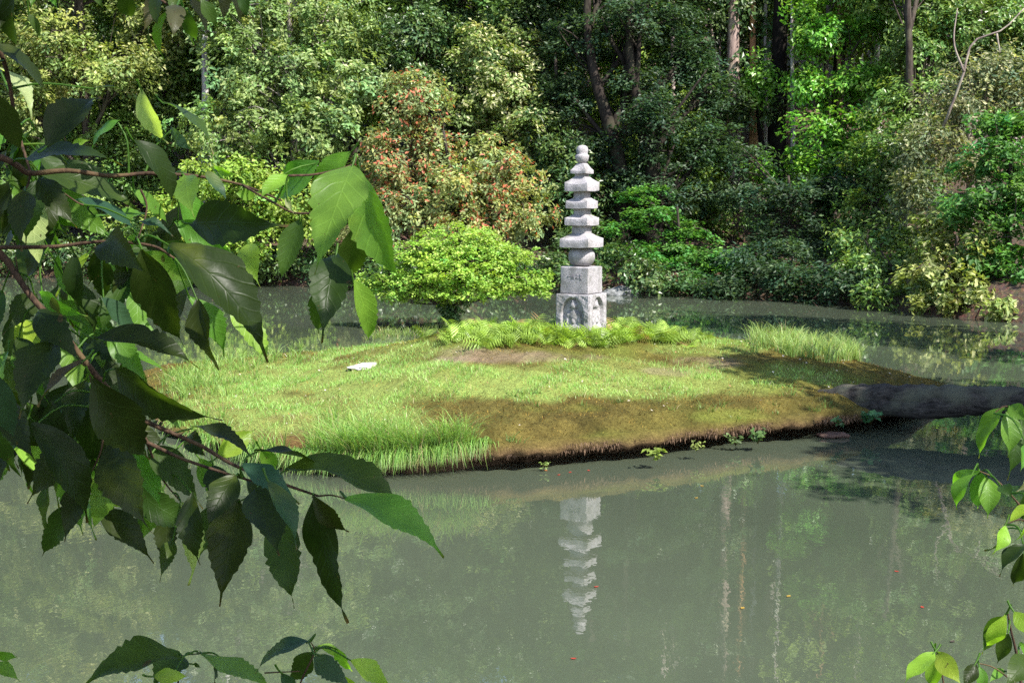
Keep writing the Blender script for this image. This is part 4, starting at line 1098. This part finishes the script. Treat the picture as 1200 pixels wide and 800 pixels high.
GREEN = {'d': (.017, .030, .005), 'm': (.028, .055, .009), 'l': (.075, .165, .022), 'y': (.15, .25, .028), 'b': (.028, .062, .034), 'w': (.24, .30, .14), 'r': (.05, .045, .02)}  # d, m darkened for shaded leaves; l, y brightened for sunlit; b as sky sheen
def build_sprays(parent, loc, groups, twigs_of, ydef, lit_pts, shade_pts, ratio=.39, serr=1):
    for gi, leaves in enumerate(groups):
        mb = LeafMB(); pet = MB()
        TP = [spline([at_y(q[0], q[1], q[2] if len(q) > 2 else ydef) for q in pts], 40) for (pts, r0, r1) in twigs_of[gi]]
        TWP = np.concatenate(TP)
        for lf in leaves:
            bx, by, tx, ty, w, tone = lf[:6]
            lit = tone.isupper(); tone = tone.lower()
            Y0 = (lf[6] if len(lf) > 6 else ydef) + random.uniform(-.09, .09)
            dy = random.uniform(-.045, .045)
            b_ = at_y(bx, by, Y0); t_ = at_y(tx, ty, Y0 + dy)
            Lp_ = math.hypot(tx - bx, ty - by)
            if w > ratio * Lp_:                       # foreshortened leaf: longer in depth
                tl = w / ratio; ddy = math.sqrt(max(tl * tl - Lp_ * Lp_, 0)) / F * Y0 * .9
                t_ = at_y(tx, ty, Y0 - ddy * random.choice([1, 1, -.8])); roll = random.uniform(-.25, .25); W = w / F * Y0
            else:
                roll = math.acos(min(1, w / (ratio * Lp_))) * random.choice([-1, 1]); W = ratio * Lp_ / F * Y0
            ax = nrm(t_ - b_)
            nv_ = nrm(np.array([0, -1, 0.25]) - ax * (np.array([0, -1, .25]) @ ax)); sd = np.cross(ax, nv_)
            nn = nv_ * math.cos(roll) + sd * math.sin(roll)
            if nn[2] < -.2 and abs(roll) > .5: nn = nv_ * math.cos(roll) - sd * math.sin(roll)
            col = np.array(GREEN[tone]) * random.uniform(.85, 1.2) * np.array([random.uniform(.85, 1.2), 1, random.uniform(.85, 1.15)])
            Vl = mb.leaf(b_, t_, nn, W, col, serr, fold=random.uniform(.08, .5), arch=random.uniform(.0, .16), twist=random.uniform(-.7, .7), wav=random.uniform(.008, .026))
            (lit_pts if lit else shade_pts).append(Vl[2:-2:3].reshape(-1, 3))
            near = TWP[np.argmin(((TWP - b_) ** 2).sum(1))]
            dn = np.linalg.norm(near - b_)
            if dn < .09: pp = spline([near, (near + b_) / 2 - ax * dn * .08 + [0, 0, .06 * dn], b_ + ax * .004], 7)
            else: pp = spline([b_ - ax * .012 + [0, 0, .002], b_ - ax * .006, b_ + ax * .004], 7)
            pet.tube(pp, np.linspace(.0014, .0009, 7), 5, np.array(GREEN['l']) * .8)
        brs = []
        for k_, (pts, r0, r1) in enumerate(twigs_of[gi]):
            tw = MB(); tw.tube(TP[k_], np.linspace(r0, r1, 40) * .66, 8, (1, 1, 1), .05)
            brs.append(tw.build('branch', M_twig, parent, loc))
        nv0 = mb.n; Vp = np.concatenate(pet.V)
        mb.V.append(Vp); mb.C.append(np.concatenate(pet.C)); mb.U.append(np.full((len(Vp), 2), .5))
        quads = np.concatenate([f for k_ in pet.F for f in pet.F[k_] if f.shape[1] == 4]) + nv0
        mb.F.append(quads); mb.n += len(Vp)
        mb.build('leaves', brs[0], loc)

lit_pts, shade_pts = [], []
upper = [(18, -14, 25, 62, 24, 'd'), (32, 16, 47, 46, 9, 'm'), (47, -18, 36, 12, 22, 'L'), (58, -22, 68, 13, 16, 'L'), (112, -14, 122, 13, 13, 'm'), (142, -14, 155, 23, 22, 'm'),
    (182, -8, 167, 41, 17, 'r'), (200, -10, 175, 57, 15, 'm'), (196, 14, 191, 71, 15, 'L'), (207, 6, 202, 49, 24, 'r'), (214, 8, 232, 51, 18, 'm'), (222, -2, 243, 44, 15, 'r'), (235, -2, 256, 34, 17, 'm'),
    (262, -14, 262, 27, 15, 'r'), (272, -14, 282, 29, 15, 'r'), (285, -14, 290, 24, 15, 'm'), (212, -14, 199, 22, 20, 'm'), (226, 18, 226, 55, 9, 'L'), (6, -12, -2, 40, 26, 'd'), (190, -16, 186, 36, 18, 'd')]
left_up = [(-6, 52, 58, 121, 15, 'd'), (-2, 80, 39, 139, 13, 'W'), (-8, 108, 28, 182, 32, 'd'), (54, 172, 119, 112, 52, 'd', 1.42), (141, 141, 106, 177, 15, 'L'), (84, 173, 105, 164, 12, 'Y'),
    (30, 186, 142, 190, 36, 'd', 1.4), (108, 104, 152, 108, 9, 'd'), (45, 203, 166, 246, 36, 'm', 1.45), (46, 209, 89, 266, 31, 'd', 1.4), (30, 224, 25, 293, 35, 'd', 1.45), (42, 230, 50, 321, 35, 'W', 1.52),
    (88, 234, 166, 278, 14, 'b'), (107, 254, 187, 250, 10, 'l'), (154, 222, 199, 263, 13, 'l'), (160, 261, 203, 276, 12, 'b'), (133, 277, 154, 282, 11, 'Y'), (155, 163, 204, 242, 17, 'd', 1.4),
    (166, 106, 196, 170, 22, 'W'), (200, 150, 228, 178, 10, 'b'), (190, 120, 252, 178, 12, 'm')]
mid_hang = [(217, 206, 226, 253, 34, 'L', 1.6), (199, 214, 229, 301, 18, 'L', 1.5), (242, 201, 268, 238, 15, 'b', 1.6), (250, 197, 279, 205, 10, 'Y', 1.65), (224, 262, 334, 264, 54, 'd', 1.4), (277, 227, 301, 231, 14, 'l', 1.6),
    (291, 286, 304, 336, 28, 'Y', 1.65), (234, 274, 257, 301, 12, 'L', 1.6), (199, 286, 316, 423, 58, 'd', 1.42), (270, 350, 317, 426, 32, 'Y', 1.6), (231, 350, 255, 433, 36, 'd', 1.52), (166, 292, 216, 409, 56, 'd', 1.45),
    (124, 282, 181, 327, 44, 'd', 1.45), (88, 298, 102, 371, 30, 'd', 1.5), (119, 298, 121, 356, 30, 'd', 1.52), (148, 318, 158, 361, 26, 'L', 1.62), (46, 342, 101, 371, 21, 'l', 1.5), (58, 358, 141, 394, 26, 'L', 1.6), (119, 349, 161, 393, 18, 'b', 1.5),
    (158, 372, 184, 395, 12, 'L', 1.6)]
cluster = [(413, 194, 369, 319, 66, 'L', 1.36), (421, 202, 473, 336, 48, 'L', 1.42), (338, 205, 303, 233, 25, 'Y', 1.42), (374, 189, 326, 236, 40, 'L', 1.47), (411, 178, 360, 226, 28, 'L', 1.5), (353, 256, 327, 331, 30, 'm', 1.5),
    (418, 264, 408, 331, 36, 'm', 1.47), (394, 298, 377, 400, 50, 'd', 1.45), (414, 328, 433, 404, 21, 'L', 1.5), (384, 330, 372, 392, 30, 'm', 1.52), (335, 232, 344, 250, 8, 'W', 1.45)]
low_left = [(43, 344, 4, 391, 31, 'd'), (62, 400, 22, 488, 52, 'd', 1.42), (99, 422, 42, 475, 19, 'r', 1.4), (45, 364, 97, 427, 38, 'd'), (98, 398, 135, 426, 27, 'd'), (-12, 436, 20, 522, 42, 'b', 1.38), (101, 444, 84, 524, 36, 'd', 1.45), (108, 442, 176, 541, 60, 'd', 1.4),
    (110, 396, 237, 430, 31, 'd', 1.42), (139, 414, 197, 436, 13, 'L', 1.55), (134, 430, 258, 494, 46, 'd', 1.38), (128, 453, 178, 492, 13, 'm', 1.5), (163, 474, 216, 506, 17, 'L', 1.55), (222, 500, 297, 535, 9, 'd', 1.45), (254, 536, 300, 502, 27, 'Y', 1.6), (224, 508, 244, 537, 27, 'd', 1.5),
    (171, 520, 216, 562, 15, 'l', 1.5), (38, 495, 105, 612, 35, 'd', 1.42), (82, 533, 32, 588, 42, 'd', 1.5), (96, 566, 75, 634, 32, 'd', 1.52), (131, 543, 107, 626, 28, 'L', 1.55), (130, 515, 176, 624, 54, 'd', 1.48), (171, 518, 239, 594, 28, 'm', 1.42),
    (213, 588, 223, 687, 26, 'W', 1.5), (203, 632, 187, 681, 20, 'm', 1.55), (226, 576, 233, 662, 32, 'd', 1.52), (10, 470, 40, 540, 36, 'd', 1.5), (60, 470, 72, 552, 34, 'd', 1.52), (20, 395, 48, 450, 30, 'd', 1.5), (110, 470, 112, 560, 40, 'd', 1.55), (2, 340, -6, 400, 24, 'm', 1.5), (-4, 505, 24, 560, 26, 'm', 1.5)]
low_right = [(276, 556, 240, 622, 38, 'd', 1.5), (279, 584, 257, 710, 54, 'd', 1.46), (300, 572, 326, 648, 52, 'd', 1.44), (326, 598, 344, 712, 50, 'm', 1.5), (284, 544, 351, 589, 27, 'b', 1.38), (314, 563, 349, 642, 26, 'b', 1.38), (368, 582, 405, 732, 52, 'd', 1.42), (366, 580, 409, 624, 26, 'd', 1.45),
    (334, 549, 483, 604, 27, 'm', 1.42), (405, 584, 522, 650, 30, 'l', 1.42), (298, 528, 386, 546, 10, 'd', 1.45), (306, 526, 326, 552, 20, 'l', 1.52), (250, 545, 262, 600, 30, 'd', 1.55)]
TW = [
 [([(-30, -60, 1.5), (60, -35, 1.5), (150, -22, 1.5), (220, -12, 1.5), (300, -25, 1.5)], .006, .002), ([(160, -20, 1.5), (196, 5, 1.5), (215, 12, 1.5)], .003, .0015)],
 [([(-80, 170, 1.45), (-5, 183, 1.45), (20, 194, 1.46), (36, 203, 1.47), (80, 200, 1.48), (128, 206, 1.5), (170, 203, 1.52)], .006, .003), ([(36, 203, 1.47), (33, 216, 1.47), (28, 225, 1.46)], .002, .0012),
  ([(-90, 30, 1.45), (-6, 52, 1.46), (20, 150, 1.5), (36, 203, 1.47)], .005, .002), ([(106, 240, 1.5), (92, 238, 1.48), (60, 215, 1.47)], .002, .001)],
 [([(170, 203, 1.52), (196, 204, 1.52), (236, 207, 1.54), (284, 217, 1.56), (330, 235, 1.5)], .0035, .0016), ([(-60, 295, 1.5), (0, 290, 1.5), (62, 289, 1.5), (122, 283, 1.5), (178, 288, 1.5), (205, 303, 1.5)], .0042, .0018),
  ([(165, 222, 1.5), (172, 245, 1.5), (160, 285, 1.47)], .002, .001)],
 [([(284, 217, 1.56), (318, 236, 1.48), (350, 250, 1.45), (400, 240, 1.44), (412, 196, 1.43)], .0022, .0014), ([(338, 206, 1.42), (372, 204, 1.44), (411, 194, 1.45), (418, 184, 1.46)], .002, .0012)],
 [([(-60, 240, 1.5), (0, 297, 1.5), (14, 314, 1.5), (37, 348, 1.49), (68, 382, 1.48), (102, 426, 1.47), (150, 484, 1.47), (172, 518, 1.46)], .0062, .0042), ([(37, 348, 1.49), (24, 330, 1.5), (18, 300, 1.52)], .002, .001),
  ([(104, 428, 1.47), (112, 470, 1.47), (120, 520, 1.47), (100, 568, 1.48)], .003, .001), ([(172, 518, 1.46), (190, 560, 1.48), (212, 588, 1.5)], .0022, .001)],
 [([(150, 484, 1.47), (185, 500, 1.46), (235, 522, 1.46), (275, 545, 1.45), (330, 566, 1.45), (373, 581, 1.45)], .0042, .002), ([(172, 518, 1.46), (216, 538, 1.45), (270, 556, 1.44), (310, 567, 1.44)], .0034, .0016),
  ([(373, 581, 1.45), (388, 580, 1.45), (405, 584, 1.44)], .0016, .001), ([(275, 545, 1.45), (300, 560, 1.45), (326, 598, 1.48)], .002, .001)]]
for lst, n_, box in ((left_up, 42, (-20, 120, 90, 290)), (mid_hang, 38, (50, 225, 220, 390)), (low_left, 84, (-20, 200, 330, 600)), (low_right, 10, (200, 340, 530, 610))):
    src = [q_ for q_ in lst if q_[4] > 18]
    for _ in range(n_):
        q_ = random.choice(src); x_ = q_[0] + random.uniform(-32, 26); y_ = q_[1] + random.uniform(-26, 30)
        if not (box[0] < x_ < box[1] and box[2] < y_ < box[3]): continue
        a_ = random.uniform(.5, 2.2); l_ = random.uniform(60, 105)
        lst.append((x_, y_, x_ + l_ * math.cos(a_), y_ + l_ * math.sin(a_) * .9, l_ * random.uniform(.2, .42), random.choice('dddmmmLLY'), random.uniform(1.58, 1.72)))
gx, gy = -2.2, .5
troot = np.array([gx, gy, gz(gx, gy)])
oak = empty('oak_tree', troot)
tag(oak, 'oak whose dark toothed leaves hang close across the left of the view', 'tree')
build_sprays(oak, troot, [upper, left_up, mid_hang, cluster, low_left, low_right], TW, 1.48, lit_pts, shade_pts)
# trunk and boughs of the oak (left of the frame) and unseen boughs added overhead to shade the hanging leaves
tk = MB()
tk.tube(spline([troot - [0, 0, .3], troot + [.05, 0, 1.2], troot + [.2, .1, 2.4], troot + [.3, .0, 4.2], troot + [.6, -.2, 6.0]], 24), np.linspace(.17, .07, 24), 14, (1, 1, 1), .06)
for a_, b_ in (((.2, .1, 2.3), (-.80, 1.46, 3.25)), ((.12, .1, 1.7), (-.62, 1.5, 2.93)), ((.25, .1, 2.8), (-.62, 1.5, 3.25))):
    a_ = troot + np.array(a_); b_ = np.array(b_)
    tk.tube(spline([a_, (a_ + b_) / 2 + [0, 0, .15], b_], 10), np.linspace(.03, .007, 10), 8, (1, 1, 1), .05)
boughs = [spline([troot + [.3, 0, 4.0], (-.9, .6, 5.0), (.2, .5, 5.2), (1.2, .3, 5.0)], 14), spline([troot + [.3, 0, 3.6], (-.8, .9, 4.5), (.1, 1.0, 4.6), (.8, .6, 4.6)], 14)]
for p_ in boughs: tk.tube(p_, np.linspace(.05, .012, 14), 8, (1, 1, 1), .05)
tk.build('trunk', M_bark, oak, troot)
SP = np.concatenate(shade_pts); LP_ = np.concatenate(lit_pts)
e1 = nrm(np.cross(SUN, [0, 0, 1.])); e2_ = np.cross(SUN, e1)
prj = lambda P: np.column_stack([P @ e1, P @ e2_])
lp2 = prj(LP_)
cand = SP[rng.integers(0, len(SP), 4200)]
ov = LeafMB()  # unseen leaves set sunward of the dark leaves, left out over lit ones
for c in cand:
    dist = random.uniform(1.0, 2.4)
    q_ = c + SUN * dist + rng.normal(0, .035, 3)
    if np.min(((lp2 - prj(q_[None])) ** 2).sum(1)) < .040 ** 2: continue
    px_, py_ = to_px(q_)
    if q_[1] > .15 and -80 < px_ < 1280 and py_ > -90: continue
    d_ = nrm(rng.normal(size=3) + [0, 0, -.6]); L_ = random.uniform(.09, .15)
    ov.leaf(q_ - d_ * L_ / 2, q_ + d_ * L_ / 2, nrm(SUN + rng.normal(0, .5, 3)), L_ * .46, np.array(GREEN['m']) * random.uniform(.8, 1.2), 1)
ov.build('overhead_shade_leaves', oak, troot)

# right and bottom shrubs on the near bank
def near_shrub(label, groups, TW_, ydef, foot, root_to, serr=0):
    f_ = np.array([foot[0], foot[1], gz(*foot)])
    e = empty('leafy_shrub', f_); tag(e, label, 'shrub', 'shrubs on the near bank')
    build_sprays(e, f_, groups, TW_, ydef, [np.zeros((1, 3))], [np.zeros((1, 3))], .48, serr)
    st = MB()
    for q in root_to:
        P3 = at_y(*q)
        st.tube(spline([f_ - [0, 0, .1], (f_ + P3) / 2 + np.array([.05, .03, .1]), P3], 14), np.linspace(.011, .004, 14), 8, (1, 1, 1), .05)
    st.build('stem', M_twig, e, f_)
right = [(1178, 477, 1145, 536, 9, 'L'), (1180, 481, 1182, 536, 27, 'L', 1.58), (1183, 476, 1206, 494, 20, 'L'), (1198, 486, 1181, 562, 36, 'm', 1.68), (1212, 552, 1191, 577, 19, 'W'), (1148, 552, 1115, 578, 7, 'L'), (1139, 556, 1120, 597, 9, 'L'),
    (1147, 552, 1146, 597, 28, 'L', 1.58), (1155, 558, 1158, 607, 26, 'L', 1.66), (1172, 569, 1187, 584, 17, 'm'), (1178, 615, 1164, 649, 20, 'Y', 1.58), (1172, 618, 1155, 646, 9, 'm'), (1202, 602, 1187, 636, 12, 'Y'), (1208, 592, 1180, 613, 9, 'Y'),
    (1202, 638, 1171, 674, 16, 'd'), (1199, 648, 1187, 687, 18, 'd'), (1205, 520, 1196, 552, 20, 'L'), (1206, 570, 1198, 612, 20, 'm', 1.7), (1212, 612, 1200, 660, 22, 'm', 1.7)]
right_tw = [([(1215, 500), (1196, 482), (1178, 476), (1165, 484)], .002, .001), ([(1210, 610), (1185, 580), (1165, 560), (1146, 551)], .002, .001), ([(1220, 640), (1200, 610), (1178, 614)], .002, .001), ([(1225, 720, 1.62), (1212, 640, 1.62), (1214, 560, 1.62), (1210, 490, 1.62)], .0035, .002)]
br_ = [(1179, 719, 1155, 758, 21, 'Y', 1.5), (1176, 722, 1149, 767, 16, 'm'), (1188, 716, 1210, 747, 21, 'Y', 1.5), (1095, 764, 1057, 803, 17, 'Y', 1.5), (1095, 765, 1091, 806, 19, 'Y', 1.48), (1098, 763, 1128, 804, 21, 'Y', 1.46), (1143, 777, 1128, 806, 18, 'd', 1.52),
    (1148, 781, 1150, 812, 15, 'L', 1.5), (1176, 784, 1158, 800, 9, 'l'), (1202, 768, 1176, 806, 32, 'm', 1.55), (1182, 742, 1168, 778, 16, 'm', 1.6), (1196, 752, 1204, 790, 16, 'L', 1.6)]
br_tw = [([(1200, 830), (1193, 775), (1184, 735), (1181, 718)], .003, .0015), ([(1110, 830), (1104, 790), (1097, 764)], .002, .001), ([(1190, 800), (1165, 782), (1144, 776)], .0016, .001)]
near_shrub('light green leafy shrub cutting in along the lower right edge', [right, br_], [right_tw, br_tw], 1.62, (.95, 1.35), [(1225, 720, 1.62), (1200, 830, 1.62), (1110, 830, 1.62)])
bot = [(213, 771, 94, 803, 24, 'm', 1.6), (211, 764, 176, 808, 42, 'm', 1.62), (236, 766, 322, 804, 10, 'l', 1.58), (180, 792, 222, 792, 20, 'Y', 1.5), (228, 776, 236, 782, 5, 'm'), (363, 751, 298, 787, 17, 'b', 1.55), (366, 764, 338, 802, 28, 'm', 1.6), (372, 756, 400, 772, 10, 'Y', 1.55),
    (394, 758, 413, 787, 16, 'Y', 1.52), (411, 773, 458, 808, 24, 'Y', 1.5), (368, 769, 414, 806, 28, 'b', 1.48), (330, 788, 348, 806, 16, 'b', 1.5), (400, 790, 420, 815, 18, 'Y', 1.56), (-6, 764, 21, 770, 13, 'L', 1.5), (-8, 778, 24, 798, 14, 'L', 1.55), (205, 785, 190, 815, 26, 'm', 1.6), (262, 770, 250, 800, 6, 'd', 1.6)]
bot_tw = [([(208, 830, 1.6), (209, 795, 1.6), (212, 770, 1.6), (236, 765, 1.6)], .0022, .001), ([(340, 850, 1.56), (352, 800, 1.56), (368, 765, 1.56), (364, 751, 1.56)], .0022, .001), ([(-20, 830, 1.55), (-12, 780, 1.52), (-8, 764, 1.5)], .002, .001), ([(310, 788, 1.55), (330, 787, 1.55), (352, 786, 1.55)], .0014, .001)]
near_shrub('small glossy leafed shrub poking up along the bottom left edge', [bot], [bot_tw], 1.56, (-.3, 1.4), [(208, 830, 1.6), (340, 850, 1.56), (-20, 830, 1.55)], 1)

# ------------------------------------------------------------------ light, sky, camera
wd = bpy.data.worlds.new('World'); S.world = wd; wd.use_nodes = True
nt = wd.node_tree; nt.nodes.clear()
sky = nt.nodes.new('ShaderNodeTexSky'); sky.sky_type = 'NISHITA'; sky.sun_disc = False
sky.sun_elevation = math.asin(SUN[2]); sky.sun_rotation = math.atan2(SUN[0], SUN[1])
bg = nt.nodes.new('ShaderNodeBackground'); bg.inputs[1].default_value = 0.135
wo = nt.nodes.new('ShaderNodeOutputWorld')
nt.links.new(sky.outputs[0], bg.inputs[0]); nt.links.new(bg.outputs[0], wo.inputs[0])
sl = bpy.data.lights.new('sun', 'SUN'); sl.energy = 5.0; sl.angle = R(.53); sl.color = (1, .955, .88)
so = bpy.data.objects.new('sun', sl); COL.objects.link(so)
so.rotation_euler = Vector(SUN).to_track_quat('Z', 'Y').to_euler(); so.location = (10, -10, 30)

cam = bpy.data.cameras.new('camera'); cam.sensor_width = 36; cam.lens = F / 1200 * 36; cam.clip_start = .05; cam.clip_end = 2000
co_ = bpy.data.objects.new('camera', cam); COL.objects.link(co_); co_.location = (0, 0, CAMH); co_.rotation_euler = (math.pi / 2 - TH, 0, 0)
S.camera = co_
S.view_settings.view_transform = 'Standard'; S.view_settings.look = 'None'; S.view_settings.gamma = 1; S.view_settings.use_curve_mapping = False
S.view_settings.exposure = 1.35
S.cycles.max_bounces = 7; S.cycles.diffuse_bounces = 4; S.cycles.glossy_bounces = 3; S.cycles.transmission_bounces = 3; S.cycles.transparent_max_bounces = 4
S.cycles.use_adaptive_sampling = True; S.cycles.adaptive_threshold = .015
S.cycles.use_denoising = False
